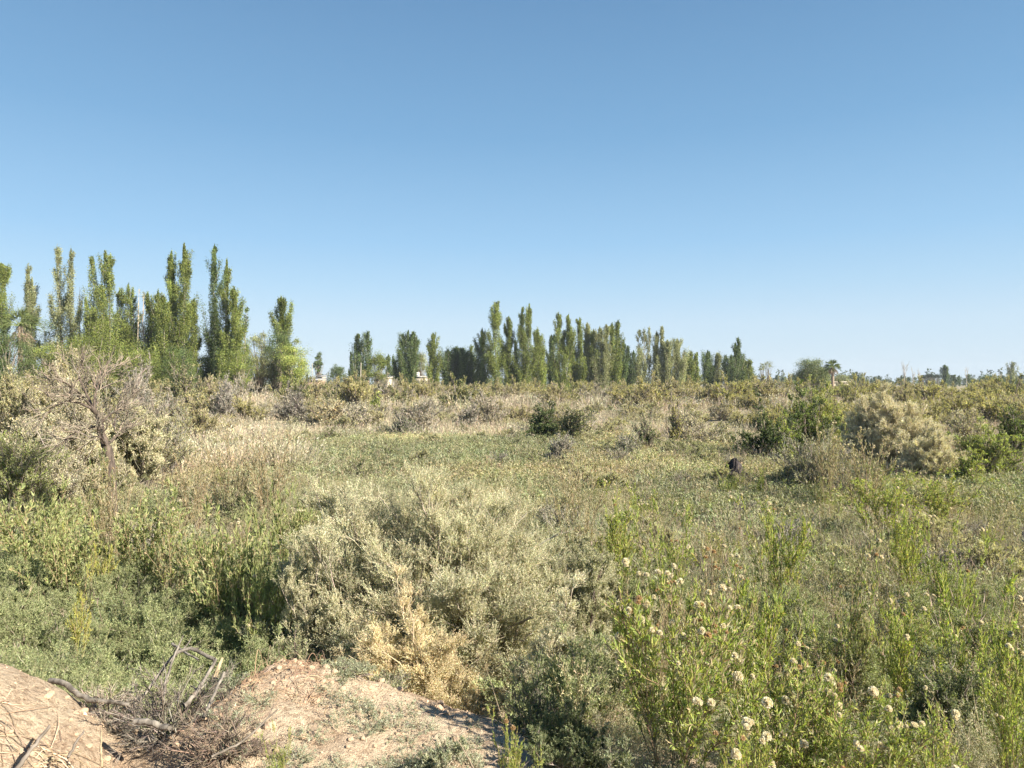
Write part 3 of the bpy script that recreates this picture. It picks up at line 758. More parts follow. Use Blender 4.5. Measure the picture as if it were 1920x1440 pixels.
# ------------------------------------------------------------------ the field: individual shrubs
def put_shrub(name, px, d, wpx, py, seed, label, cat='shrub', group=None, depth=1.0, dz=0.0, mats=(DRY, LEAF), lai=2.6, leaf=None, **kw):
    """shrub whose crown is wpx wide and whose top reaches row py, standing at distance d"""
    loc = G(px, d, dz); rx = wpx / 2 / F * d; h = CZ - (py - HZ) / F * d - loc[2]
    lf = leaf or (max(.022, .0024 * d), max(.007, .0011 * d))
    nm, ns, nt = kw.pop('nmain', 44), kw.pop('nsub', 8), kw.pop('ntwig', 6)
    if kw.get('nleaf', 1) != 0:
        area = PI * .5 * rx * h
        tot = 1.6 * lai * area / (lf[0] * lf[1] * .5)
        kw['nleaf'] = int(np.clip(tot / (nm * ns * nt), 1, 22))
    S, L = shrub(seed, rx, rx * depth, h, nm, ns, nt, leaf=lf, twigw=kw.pop('twigw', max(.004, .0007 * d)), stemr=kw.pop('stemr', max(.009, .0006 * d)), **kw)
    o = empty(name, loc)
    S.build('stems', mats[0], o)
    if L.n: L.build('foliage', mats[1], o)
    return tag(o, label, cat, group)

GB = [(.27, .24, .20), (.33, .29, .24), (.22, .195, .16)]
# --- named shrubs of the middle distance
N = put_shrub
N('dark_shrub', 1018, 33, 90, 752, 501, 'dark green shrub, taller end of the lone clump beyond the low green cover', cols=DARKG, lump=.5, mats=(DRY, LEAF), tr=.2, lai=3.2)
N('dark_shrub', 1072, 32, 96, 758, 502, 'dark shrub with olive top, lower end of the lone clump beyond the low green cover', cols=DARKG + OLIVE, lump=.5, tr=.2, lai=2.6, twigc=GB)
N('dry_shrub', 1040, 36, 90, 738, 503, 'grey brown shrub rising behind the dark green clump', cols=BROWN + OLIVE, lai=1.6, twigc=GB)
N('dry_shrub', 782, 36, 108, 735, 504, 'big grey brown twiggy shrub standing in the pale grass', cols=GB + BROWN, lai=1.3, twigc=GB, lump=.4)
N('dry_shrub', 756, 35, 60, 772, 505, 'low dark shrub hugging the foot of the big twiggy one', cols=DARKG + GB, lai=2.0, twigc=GB)
N('dry_shrub', 552, 45, 74, 727, 506, 'dark grey dome shaped shrub among straw coloured grass', cols=GB, lai=2.0, twigc=[(.13, .11, .1), (.17, .15, .13)])
N('dry_shrub', 912, 44, 100, 735, 507, 'wide brown shrub between two pale grass patches', cols=BROWN, lai=1.6, twigc=GB, lump=.45)
N('dry_shrub', 880, 42, 54, 752, 508, 'small dark brown shrub at the front of the wide brown one', cols=GB, lai=1.6, twigc=GB)
N('green_shrub', 705, 52, 30, 728, 509, 'small bright green bush alone in the straw grass', cols=BRIGHT, tr=.4, lai=3)
N('straw_shrub', 620, 40, 80, 745, 510, 'low orange tan shrub beside the dark grey dome', cols=[(.50, .34, .15), (.46, .35, .18)] + TAN, lai=2)
N('dry_shrub', 672, 39, 70, 752, 511, 'dry brown bush with dark base next to the orange tan one', cols=BROWN + TAN, lai=1.5, twigc=GB)
N('dry_shrub', 322, 20, 120, 735, 512, 'round bush of grey twigs with some yellow green leaves', cols=OLIVE + GREYGREEN, lai=1.0, twigc=GB, lump=.35)
N('olive_shrub', 366, 28, 74, 716, 513, 'tall thin olive bush behind the round grey twig bush', cols=OLIVE, lai=1.3)
N('dry_shrub', 285, 30, 80, 726, 514, 'pale grey leafless bush between two olive bushes', cols=GB, lai=.8, twigc=TWIG)
N('green_shrub', 1212, 27, 52, 770, 515, 'low palm like tuft of stiff green leaves in the cover', cols=DARKG + GREYGREEN, lump=.6, upb=.8, lai=1.6)
N('dry_shrub', 1300, 33, 110, 772, 516, 'low straw and grey shrub at the rim of the green cover', cols=TAN + BROWN, lai=1.6, twigc=GB)
N('yellow_sapling', 1266, 30, 26, 722, 517, 'thin yellowing sapling standing out of pale grass', cols=YELLOW + OLIVE, lai=.9, upb=.9)
N('dry_shrub', 1052, 24, 60, 808, 518, 'small leafless grey bush in the low green cover', cols=GB, lai=.6, twigc=GB)
N('dry_shrub', 1180, 25, 60, 800, 519, 'pale dry bush at the edge of the low green cover', cols=GB + GREYGREEN, lai=1.0, twigc=GB)
# right hand clump
N('dark_shrub', 1440, 24.5, 110, 764, 530, 'low dark green shrub at the shaded end of the big clump', cols=DARKG, tr=.2, lai=3.4, lump=.5)
N('dark_shrub', 1500, 25.5, 120, 742, 531, 'big dark green feathery shrub beside the straw dome', cols=DARKG + BRIGHT[2:3], tr=.3, lai=4.2, lump=.4, upb=.4, flat=2.6, nmain=60)
N('green_shrub', 1540, 30, 130, 714, 532, 'tall olive green shrub rising behind the dark feathery one', cols=OLIVE + BRIGHT, tr=.35, lai=2.4, lump=.5)
N('green_shrub', 1474, 23.3, 34, 770, 533, 'small bright spray of leaves before the dark feathery shrub', cols=BRIGHT, tr=.45, lai=3)
N('straw_dome_shrub', 1672, 22.5, 196, 738, 534, 'big pale straw dome of fine twigs, dark hollow beneath', cols=[(.56, .48, .35), (.62, .53, .39), (.50, .435, .315)], lai=.7, lump=.06, low=.34, nmain=170, ntwig=6, wiry=9, wl=.08, sl=.26, leaf=(.04, .011), hollow=.45, flat=2.3, twigc=[(.42, .36, .27), (.36, .31, .24)], twigw=.011)
N('straw_dome_shrub', 1745, 20, 150, 800, 535, 'lower pale straw bush leaning off the big dome', cols=[(.60, .52, .36), (.54, .47, .32)], lai=.6, lump=.15, nmain=90, wiry=8, wl=.09, sl=.28, leaf=(.04, .011), twigw=.011)
N('olive_shrub', 1615, 42, 96, 714, 536, 'yellow green shrub visible just above the straw dome', cols=OLIVE + YELLOW[:1], lai=2.4)
N('dry_shrub', 1532, 17.5, 150, 792, 537, 'grey green wispy bush standing before the dark clump', cols=GREYGREEN + GB, lai=1.5, twigc=GB, lump=.4, upb=.6)
N('green_shrub', 1852, 20.5, 120, 782, 538, 'rounded fresh green shrub beside the straw dome', cols=BRIGHT + GREYGREEN, tr=.4, lai=2.8)
N('green_shrub', 1815, 18.5, 80, 842, 539, 'small yellow green bush below the rounded fresh green one', cols=BRIGHT + YELLOW[:1], tr=.4, lai=2.2)
N('dark_shrub', 1905, 24, 56, 755, 540, 'dark leafy shrub cut by the picture edge', cols=DARKG + BRIGHT[2:3], tr=.3, lai=3.2, lump=.5)
N('dry_shrub', 1816, 26, 120, 765, 541, 'pale dry bush between the straw dome and the green shrubs', cols=TAN + BROWN, lai=1.6)
# left side thicket
N('thicket_shrub', 112, 19, 180, 662, 550, 'tall pale olive thicket shrub behind the dead tree', cols=OLIVE + TAN, lai=2.4, twigc=TWIG, lump=.25, upb=.6, flat=3)
N('thicket_shrub', 30, 20, 130, 672, 551, 'tall tangled shrub at the picture edge behind the dead tree', cols=OLIVE + GREYGREEN + TAN[:1], lai=2.2, twigc=TWIG, lump=.35, upb=.6, flat=3)
N('thicket_shrub', 205, 23, 110, 685, 552, 'grey twiggy shrub rising over the dead tree crown', cols=GB + OLIVE, lai=1.0, twigc=TWIG, lump=.35)
N('thicket_shrub', 40, 13.5, 170, 742, 553, 'leafy yellow green shrub low at the picture edge', cols=GREYGREEN + BRIGHT[1:2], tr=.4, lai=1.7, lump=.4)
N('thicket_shrub', 150, 15.5, 130, 706, 558, 'wispy tan shrub close behind the dead tree crown', cols=TAN + GB[1:2], lai=.8, wiry=5, twigc=TWIG, lump=.3, upb=.6)
N('thicket_shrub', 255, 17, 120, 738, 559, 'wispy pale shrub beside the dead tree crown', cols=TAN + GREYGREEN[:1], lai=.9, wiry=5, twigc=TWIG, lump=.3, upb=.6)
N('thicket_shrub', 75, 14, 150, 730, 560, 'grey tan tangled shrub at the dark side of the dead tree', cols=TAN + GB, lai=.8, wiry=5, twigc=TWIG, lump=.3, upb=.5)
N('green_shrub', 205, 48, 90, 668, 554, 'dense green bush at the foot of the ragged poplars', cols=DARKG + OLIVE, lai=2.4)
N('dry_shrub', 258, 46, 70, 668, 555, 'grey dead looking bush at the foot of the dead tan trunks', cols=GB, lai=1.0, twigc=GB)
N('green_shrub', 345, 55, 80, 672, 556, 'dull green bush before the twin poplars', cols=OLIVE + DARKG, lai=2.2)
N('dry_shrub', 425, 48, 56, 688, 557, 'small grey twig bush before the tall dark poplars', cols=GB, lai=1.0, twigc=GB)

# --- scattered scrub, one of each kind copied
def kind_mesh(seed, cols, twigc, rx=1.5, h=1.6, lai=2.0, leaf=(.075, .036), **kw):
    tot = lai * PI * .5 * rx * h / (leaf[0] * leaf[1] * .5)
    nm, ns, nt = 30, 6, 6
    S, L = shrub(seed, rx, rx, h, nm, ns, nt, leaf=leaf, twigw=.03, stemr=.03, cols=[tuple(min(.8, v * 1.12) for v in c_) for c_ in cols], twigc=twigc, tr=.42, nleaf=max(1, int(1.5 * tot / (nm * ns * nt))), **kw)
    return S.mesh('stems', DRY), L.mesh('foliage', LEAF)
KINDS_FAR = [kind_mesh(600, OLIVE, TWIG, lump=.4), kind_mesh(601, OLIVE + BROWN, TWIG, lump=.4), kind_mesh(602, BROWN + GB, GB, lump=.4, lai=1.4),
             kind_mesh(603, OLIVE + YELLOW[1:], TWIG, lump=.4), kind_mesh(604, OLIVE + DARKG, TWIG, lump=.45, lai=2.4), kind_mesh(605, TAN + BROWN, TWIG, lump=.4)]
KW = ('olive', 'dull brown green', 'grey brown twiggy', 'yellow green', 'dark green', 'straw coloured')
rs = np.random.default_rng(77)
def scatter_kind(n, d0, d1, h0, h1, kinds, probs, where, group, ratio=(.9, 1.3), seed=0, pxr=(-40, 1960), avoid=None):
    r = np.random.default_rng(seed); made = 0
    for q in range(n):
        # spread evenly over the visible wedge
        px = pxr[0] + (pxr[1] - pxr[0]) * ((q * .61803 + r.uniform(0, .02)) % 1.0)
        d = d0 * (d1 / d0) ** r.random()
        if avoid and avoid(px, d): continue
        k = r.choice(kinds, p=probs); hh = r.uniform(h0, h1)
        st, fo = KINDS_FAR[k]
        o = empty('scrub_bush', G(px, d), r.uniform(0, 6.28))
        rr = hh * r.uniform(*ratio) / 1.5
        o.scale = (rr * .72, rr * .72, hh / 1.6)
        link('stems', st, o); link('foliage', fo, o)
        tag(o, '%s scrub bush %s' % (KW[k], where), 'shrub', '%s bushes %s' % (KW[k], group))
scatter_kind(158, 66, 128, 2.2, 3.5, (0, 1, 2, 3, 4), (.34, .28, .13, .13, .12), 'in the dense belt below the poplars', 'in the belt below the poplars', seed=5)
scatter_kind(88, 38, 68, .7, 1.7, (1, 2, 5, 0, 3), (.15, .3, .4, .08, .07), 'among the straw grass of the middle distance', 'among the straw grass', seed=6)
scatter_kind(34, 34, 62, 1.2, 2.2, (0, 3, 1, 5), (.35, .3, .2, .15), 'on the open side of the field past the straw dome', 'past the straw dome', seed=8, pxr=(1400, 1960))
scatter_kind(18, 30, 60, 1.6, 2.6, (0, 1, 2, 5), (.3, .3, .2, .2), 'on the slope behind the dead tree', 'behind the dead tree', seed=9, pxr=(-40, 480))

# low rounded shrubs breaking up the green cover
KINDS_LOW = [kind_mesh(620, GREYGREEN, TWIG, lump=.35, leaf=(.05, .016), lai=2.2), kind_mesh(621, TAN + GREYGREEN[:1], TWIG, lump=.35, leaf=(.045, .014), lai=1.7), kind_mesh(622, GB, GB, lump=.35, lai=.8, leaf=(.04, .012))]
LW = ('grey green', 'pale tan', 'grey leafless')
rl = np.random.default_rng(78)
for q in range(56):
    px = 540 + 940 * ((q * .61803 + rl.uniform(0, .03)) % 1); d = 18 * (46 / 18) ** rl.random(); k = rl.choice(3, p=(.6, .26, .14)); hh = rl.uniform(.35, .75)
    o = empty('low_shrub', G(px, d), rl.uniform(0, 6.28)); o.scale = (hh * .62, hh * .62, hh / 1.6)
    link('stems', KINDS_LOW[k][0], o); link('foliage', KINDS_LOW[k][1], o)
    tag(o, LW[k] + ' low rounded shrub in the green cover of the middle field', 'shrub', LW[k] + ' low shrubs in the green cover')

for n_, pr, dr, pk, hr, w_ in ((60, (1040, 1980), (9, 30), (.35, .4, .25), (.35, .8), 'among the plants beyond the flowering ones'), (44, (-40, 580), (11, 32), (.25, .5, .25), (.35, .85), 'around and behind the dead tree'), (56, (-40, 1500), (34, 62), (.1, .72, .18), (.6, 1.3), 'in the straw grass beyond the green cover')):
    for q in range(n_):
        px = pr[0] + (pr[1] - pr[0]) * ((q * .61803 + rl.uniform(0, .03)) % 1); d = dr[0] * (dr[1] / dr[0]) ** rl.random(); k = rl.choice(3, p=pk); hh = rl.uniform(*hr)
        o = empty('low_shrub', G(px, d), rl.uniform(0, 6.28)); o.scale = (hh * .64, hh * .64, hh / 1.6)
        link('stems', KINDS_LOW[k][0], o); link('foliage', KINDS_LOW[k][1], o)
        tag(o, LW[k] + ' low rounded shrub ' + w_, 'shrub', LW[k] + ' low shrubs ' + w_)

# ------------------------------------------------------------------ stuff: what nobody could count
def pts(n, px0, px1, d0, d1, r):
    d = np.sqrt(r.uniform(d0 ** 2, d1 ** 2, n)); px = r.uniform(px0, px1, n)
    x = (px - 960) / F * d
    return px, np.stack([x, d, H(x, d)], 1)

def cover(name, label, cat, tpl, sets, mat, seed, jit=.12):
    g = Geo(); r = np.random.default_rng(seed)
    for (n, px0, px1, d0, d1, s0, s1, keep, tintf) in sets:
        px, P = pts(n, px0, px1, d0, d1, r)
        if keep is not None:
            k = keep(px, P, r); px = px[k]; P = P[k]
        m = len(P); w = r.integers(0, len(tpl), m); sc = r.uniform(s0, s1, m); rz = r.uniform(0, 6.28, m)
        tn = np.exp(r.normal(0, jit, (m, 1))) * np.exp(r.normal(0, .05, (m, 3)))
        if tintf is not None: tn = tn * tintf(px, P, r)
        sc = np.stack([sc, sc, sc * r.uniform(.75, 1.25, m)], 1)
        for q, (V, Fc, C) in enumerate(tpl):
            k = w == q
            if k.any(): copies(g, V, Fc, C, P[k], rz[k], sc[k], tn[k], r.normal(0, .12, (k.sum(), 2)))
    return tag(g.build(name, mat), label, cat, None, 'stuff')

# straw grass of the middle distance
GT = [grass(700 + k, .75, .5, 34, .03, STRAW) for k in range(3)]
def patch(s, th, sc=7.):
    return lambda px, P, r: (fbm(P[:, 0] / sc, P[:, 1] / sc, s, 3) > th)
cover('dry_grass', 'pale straw grass across the middle of the field', 'grass', GT, [
    (5600, -60, 1980, 33, 60, .5, 1.05, patch(3, .46), None),
    (2600, -60, 1980, 60, 120, 1.2, 2.2, None, None),
    (1500, -60, 560, 20, 34, .7, 1.2, patch(4, .42), None),
    (900, 1400, 1980, 24, 34, .6, 1.1, patch(4, .42), None),
], DRY, 31)
# low grey green cover in the middle
TT = [tuft(710 + k, .5, .40, 22, 14, (.065, .020), GREYGREEN, .3) for k in range(3)]
gg = lambda px, P, r: (.68 + .66 * fbm(P[:, :1] / 3.5, P[:, 1:2] / 3.5, 8, 4)) * (1 + np.clip(fbm(P[:, :1] / 5, P[:, 1:2] / 5, 59, 3) - .42, 0, 1) * np.array([.8, .35, .25]))
cover('low_green_cover', 'low grey green leafy cover filling the middle of the field', 'ground cover', TT, [
    (6200, 520, 1500, 17.5, 42, .8, 1.45, lambda px, P, r: (P[:, 1] < 26 + 18 * fbm(P[:, 0] / 4, P[:, 1] / 6, 2, 3)) & (px > 560 - (30 - P[:, 1]) * 6 + 60 * r.normal(size=len(px))), gg),
    (2600, -60, 700, 8.5, 22, .6, 1.2, patch(12, .46, 2.5), gg),
    (4600, 1000, 1980, 8.5, 22, .6, 1.2, patch(14, .38, 2.5), gg),
], LEAF, 32)
# ------------------------------------------------------------------ near growth
NT = [tuft(720 + k, .30, .46, 26, 30, (.018, .0048), [(.26, .29, .12), (.30, .33, .15), (.22, .255, .115), (.29, .30, .17)], .35) for k in range(4)]
NG = [tuft(730 + k, .28, .42, 24, 26, (.016, .0046), GREYGREEN + [(.33, .32, .21)], .25) for k in range(4)]
ng = lambda px, P, r: (.72 + .6 * fbm(P[:, :1] / 1.3, P[:, 1:2] / 1.3, 18, 3)) * (1 + np.clip(fbm(P[:, :1] / 2.2, P[:, 1:2] / 2.2, 58, 3) - .42, 0, 1) * np.array([.7, .3, .2]))
def slope_ok(px, P, r): return ~((px > 70) & (px < 300) & (P[:, 1] > 8.0) & (P[:, 1] < 9.3)) & (P[:, 2] < .62) & (fbm(P[:, 0] / .9, P[:, 1] / .9, 61, 3) > .34)
cover('feathery_cover', 'soft feathery green plants covering the low ground behind the bare earth', 'ground cover', NT, [
    (900, -80, 620, 4.0, 10.5, .6, 1.3, slope_ok, None),
    (500, -60, 620, 10, 15, .9, 1.5, patch(63, .42, 2.), ng),
], LEAF, 41)
cover('wispy_cover', 'wispy grey green plants filling the ground between the yellow green leafy stems', 'ground cover', NG, [
    (1300, 1080, 2000, 3.7, 9.5, .6, 1.4, lambda px, P, r: fbm(P[:, 0] / .8, P[:, 1] / .8, 65, 3) > .36, ng),
    (700, 1080, 2000, 9, 14, .9, 1.5, patch(66, .42, 2.), ng),
    (260, 1130, 2000, 2.75, 3.8, .4, .75, None, ng),
    (1500, 480, 1180, 7.6, 18, .8, 1.5, None, ng),
], LEAF, 42)
# thin dry stalks between everything
ST = [grass(740 + k, .7, .5, 22, .006, [(.34, .28, .2), (.27, .22, .17), (.42, .34, .23)]) for k in range(3)]
cover('dry_stalks', 'thin dry stalks standing between the green plants', 'dry stalks', ST, [
    (380, 1080, 2000, 4.2, 12, .6, 1.1, patch(71, .45, 1.5), None),
    (600, -60, 2000, 10, 24, .8, 1.3, patch(72, .48, 3.), None),
    (110, -60, 560, 5, 10, .6, 1.0, patch(73, .5, 1.5), None),
], DRY, 43)

BIG = [(.455, .42, .275), (.50, .45, .295), (.395, .385, .25), (.53, .465, .30)]
N('saltbush', 818, 6.8, 660, 908, 801, 'very large pale grey tan bush dominating the front of the field', 'bush', cols=BIG, nmain=300, nsub=9, ntwig=5, wiry=9, wl=.085, sl=.27, lai=1.1, leaf=(.014, .0045), twigw=.0042, stemr=.011, lump=.10, upb=.45, depth=.85, low=.02, flat=2.6, jit=.2, twigc=[(.30, .26, .19), (.36, .31, .22), (.24, .2, .15)], tr=.25, hollow=.4)
N('saltbush', 785, 5.15, 310, 1155, 802, 'golden tan lower bush in front of the very large pale one', 'bush', cols=[(.63, .485, .27), (.58, .46, .27), (.66, .53, .33), (.50, .41, .25)], nmain=110, nsub=8, ntwig=6, wiry=8, wl=.12, sl=.3, lai=.9, leaf=(.012, .004), twigw=.0034, flat=2.5, jit=.18, stemr=.007, lump=.35, upb=.2, depth=.9, low=.02, twigc=[(.36, .28, .17), (.43, .34, .21)], tr=.25)
N('saltbush', 1045, 4.95, 230, 1150, 803, 'greyish lower bush with brown base beside the golden tan one', 'bush', cols=[(.56, .50, .34), (.50, .455, .31), (.61, .53, .36)], nmain=90, nsub=8, ntwig=6, wiry=8, wl=.12, sl=.3, lai=.9, leaf=(.012, .004), twigw=.0034, flat=2.5, jit=.18, stemr=.007, lump=.3, upb=.4, depth=.9, low=.05, twigc=[(.30, .25, .18), (.36, .3, .2)], tr=.25)
N('saltbush', 585, 6.2, 150, 985, 804, 'upright tan sprays at the shaded flank of the very large bush', 'bush', cols=BIG, nmain=36, nsub=8, ntwig=6, wiry=8, wl=.12, lai=.7, leaf=(.014, .0045), twigw=.004, stemr=.008, lump=.4, upb=.7, depth=.9, twigc=[(.30, .26, .19), (.36, .31, .22)], tr=.25)
N('saltbush', 1090, 6.4, 160, 1000, 805, 'grey green sprays where the very large bush meets the flowering plants', 'bush', cols=GREYGREEN + BIG, nmain=40, nsub=8, ntwig=6, wiry=8, wl=.12, lai=.8, leaf=(.014, .0045), twigw=.004, flat=2.5, stemr=.008, lump=.4, upb=.6, tr=.25)
N('green_bush', 1795, 4.1, 230, 1190, 806, 'dense dark grey green bush among the flowering plants', 'bush', cols=[(.13, .155, .07), (.17, .19, .09), (.2, .215, .11)], nmain=50, nsub=9, ntwig=8, lai=2.8, leaf=(.018, .006), twigw=.003, stemr=.006, lump=.3, upb=.5, depth=1.0)
N('green_bush', 545, 4.9, 110, 1180, 807, 'small dark grey green bush in the shade beside the golden tan one', 'bush', cols=GREYGREEN, nmain=36, nsub=8, ntwig=7, lai=2.4, leaf=(.02, .006), twigw=.003, stemr=.005, lump=.4, upb=.4)
N('green_bush', 720, 4.25, 120, 1262, 808, 'low dark green plant tucked under the golden tan bush', 'bush', cols=GREYGREEN, nmain=30, nsub=7, ntwig=7, lai=2.2, leaf=(.018, .005), twigw=.003, stemr=.004, lump=.4, upb=.3)
N('green_bush', 425, 3.7, 110, 1262, 809, 'small pale grey green bush beside the dead brush', 'bush', cols=[(.23, .25, .15), (.27, .28, .18)], nmain=30, nsub=7, ntwig=7, lai=1.6, leaf=(.016, .005), twigw=.003, stemr=.004, lump=.4, upb=.4)
N('green_bush', 1010, 3.75, 150, 1262, 811, 'dark green plant at the shaded foot of the greyish bush', 'bush', cols=[(.13, .155, .07), (.17, .19, .09)], nmain=34, nsub=7, ntwig=7, lai=1.6, leaf=(.03, .006), twigw=.003, stemr=.004, lump=.4, upb=.8)

N('green_bush', 640, 3.95, 150, 1284, 812, 'low grey green plant lying along the lit crest of the dug slope', 'bush', cols=[(.28, .29, .18), (.32, .31, .2)], nmain=34, nsub=7, ntwig=6, wiry=3, lai=1.4, leaf=(.012, .004), twigw=.003, stemr=.004, lump=.4, upb=.2)
N('green_bush', 820, 3.2, 130, 1385, 813, 'thin grey green plant half in shade on the dug slope', 'bush', cols=[(.28, .29, .18), (.32, .31, .2)], nmain=20, nsub=6, ntwig=5, wiry=3, lai=.8, leaf=(.012, .004), twigw=.003, stemr=.003, lump=.4, upb=.2)
N('green_bush', 1075, 3.3, 190, 1330, 814, 'feathery plant added at the bottom edge, coloured dark for the shade there', 'bush', cols=[(.15, .175, .085), (.19, .205, .1)], nmain=34, nsub=7, ntwig=6, wiry=3, lai=1.5, leaf=(.014, .004), twigw=.003, stemr=.004, lump=.4, upb=.6)  # plant added here, its dark leaf colours stand in for the shade
N('green_bush', 1165, 2.95, 110, 1368, 815, 'grey leafy plant under the tall flowering one at the bottom edge', 'bush', cols=[(.22, .24, .13), (.26, .27, .16)], nmain=26, nsub=6, ntwig=6, wiry=2, lai=1.3, leaf=(.02, .005), twigw=.003, stemr=.004, lump=.4, upb=.7)
MOUND = []
for k in range(3):
    S_, L_ = shrub(900 + k, .5, .5, .5, 40, 8, 6, 5, (.017, .0046), .0028, .005, cols=[(.275, .295, .135), (.32, .33, .16), (.235, .26, .115)], twigc=[(.24, .22, .14)], tr=.35, lump=.25, upb=.3, sl=.3, wiry=3, wl=.1)
    MOUND.append((S_.mesh('stems', DRY), L_.mesh('foliage', LEAF)))
rm = np.random.default_rng(79)
for q in range(84):
    lft = q < 62
    px = (-40 + 560 * ((q * .61803) % 1)) if lft else (1080 + 880 * ((q * .61803) % 1)); d = rm.uniform(4.5, 9.0) if lft else rm.uniform(4.2, 9)
    loc = G(px, d)
    if loc[2] > .6: continue
    s_ = rm.uniform(.75, 1.5); o = empty('feathery_bush', loc, rm.uniform(0, 6.28)); o.scale = (s_, s_, s_ * rm.uniform(.8, 1.15))
    link('stems', MOUND[q % 3][0], o); link('foliage', MOUND[q % 3][1], o)
    w_ = 'behind the bare earth' if lft else 'between the flowering plants'
    tag(o, 'soft rounded grey green feathery bush ' + w_, 'bush', 'feathery bushes ' + w_)
# ---- leafy flowering plants, seed heads as parts
CREAMF = [fluff(820 + k).mesh('seed_head', DRY) for k in range(6)]
RUSTF = [fluff(830 + k, True).mesh('seed_head', DRY) for k in range(4)]
WK = {}
def wk(key, **kw):
    S, L, T = willow(**kw)
    WK[key] = (S.mesh('stems', DRY), L.mesh('foliage', LEAF), T)
DRYL = [(.42, .36, .24), (.35, .30, .2), (.47, .4, .27), (.32, .31, .18)]
wk('front', seed=841, h=1, spread=.40, nst=26, nleaf=44, leaf=(.05, .011), cols=BRIGHT + GREYGREEN[1:2], heads=44, dry=.14, hsc=.3)
wk('front2', seed=842, h=1, spread=.46, nst=24, nleaf=50, leaf=(.045, .011), cols=BRIGHT + GREYGREEN[1:2], heads=26, dry=.14, bare=.1, hsc=.35, bsp=.8)
wk('bright', seed=843, h=1, spread=.34, nst=14, nleaf=46, leaf=(.046, .010), cols=BRIGHT + YELLOW[:1], heads=9, dry=.1, bare=.1)
wk('bright2', seed=844, h=1, spread=.30, nst=12, nleaf=44, leaf=(.05, .011), cols=BRIGHT, heads=5, dry=.08, bare=.05)
wk('dry', seed=845, h=1, spread=.45, nst=18, nleaf=26, leaf=(.045, .010), cols=DRYL, heads=20, dry=.3, bare=.2, nbr=8, bsp=.8)
wk('olive', seed=846, h=1, spread=.38, nst=16, nleaf=40, leaf=(.048, .011), cols=GREYGREEN + BRIGHT[:1], heads=12, dry=.2, nbr=7, bsp=.75)
wk('yellow', seed=847, h=1, spread=.14, nst=4, nleaf=44, leaf=(.05, .012), cols=YELLOW, heads=0, dry=.1, bare=.1)
wk('leafy', seed=848, h=1, spread=.44, nst=20, nleaf=44, leaf=(.05, .014), cols=[(.31, .33, .12), (.36, .375, .15), (.25, .28, .10)], heads=3, dry=.1, bare=.0, nbr=8, bsp=.9)
rw = np.random.default_rng(91)
def plant(kind, px, d, wpx, py, label, group=None, heads=None, rust=.25, hs=1.0, rz=None, name='flowering_plant'):
    loc = G(px, d); h = max(.25, CZ - (py - HZ) / F * d - loc[2])
    st, fo, T = WK[kind]
    k = wpx / 2 / F * d / .46
    k = min(max(k, .45 * h), 1.25 * h)
    o = empty(name, loc, rw.uniform(0, 6.28) if rz is None else rz); o.scale = (k, k, h)
    link('stems', st, o); link('foliage', fo, o)
    n = len(T) if heads is None else min(heads, len(T))
    for q in range(n):
        me = RUSTF[rw.integers(len(RUSTF))] if rw.random() < rust else CREAMF[rw.integers(len(CREAMF))]
        c = link('seed_head', me, o)
        s = hs * .68 * rw.uniform(.55, 1.35)
        c.location = T[q] + np.array([0, 0, .012]); c.scale = (s / k, s / k, s / h); c.rotation_euler = (0, 0, rw.uniform(0, 6.28))
    return tag(o, label, 'plant', group)
A = plant
A('front', 1255, 3.25, 250, 1085, 'tall flowering plant with rust and cream heads and brown stems beside the greyish bush', rust=.4, hs=1.0)
A('front2', 1470, 2.95, 250, 1250, 'low leafy plant crowded with large cream puffs at the bottom edge', rust=.15, hs=.95)
A('front2', 1610, 2.75, 240, 1300, 'low bright plant with a few brown heads at the bottom edge', rust=.35, hs=.95, heads=14)
A('bright', 1395, 2.6, 180, 1350, 'short leafy plant with one big round puff at the bottom edge', rust=.1, hs=1.2, heads=4)
A('front2', 1740, 2.7, 180, 1335, 'short plant with rusty heads below the dense dark bush', rust=.5, hs=.95, heads=9)
A('bright2', 1905, 3.0, 130, 1195, 'glowing green leafy plant cut by the picture edge', heads=2)
A('front', 1540, 3.3, 120, 1238, 'cluster of tan and cream heads on dry stems behind the large puffs', rust=.5, hs=1.1, heads=16)
A('bright', 1415, 5.2, 170, 1046, 'tall bright yellow green plant behind the tall flowering one', heads=9, rust=.3)
A('bright2', 1370, 5.0, 90, 1098, 'narrow bright plant at the side of the tall bright one', heads=3)
A('bright', 1690, 5.2, 140, 1116, 'yellow green plant with thin bare stem before it', heads=4)
A('bright2', 1840, 5.0, 170, 1088, 'wide yellow green plant near the picture edge', heads=7)
A('front', 1905, 4.2, 90, 1155, 'dark stemmed plant with white heads at the picture edge', heads=8, rust=.1)
A('dry', 1320, 4.6, 120, 1040, 'dry plant with rusty heads behind the tall flowering one', rust=.7, heads=14)
A('dry', 1215, 4.4, 110, 1075, 'dry grey plant with tan heads between the bush and the tall flowering plant', rust=.5, heads=10)
A('olive', 1600, 5.8, 130, 1053, 'olive plant with pale heads in the middle of the flowering plants', heads=8)
A('bright', 1465, 8.2, 130, 928, 'bright plant with fine pale heads behind the tall bright one', heads=9)
A('bright', 1160, 8.6, 120, 912, 'yellow green plant at the shoulder of the very large bush', heads=8)
A('bright2', 1255, 7.6, 60, 955, 'two thin upright leafy stems past the shoulder of the large bush', heads=2)
A('bright', 1700, 8.4, 120, 927, 'bright plant standing in grey wisps', heads=7)
A('bright2', 1790, 7.2, 90, 986, 'slim bright plant beside grey feathery cover', heads=4)
A('bright', 1660, 12.5, 150, 875, 'bright yellow green bush of stems below the straw dome', heads=6)
A('bright', 1760, 13, 150, 882, 'wide yellow green bush of stems below the straw dome', heads=6)
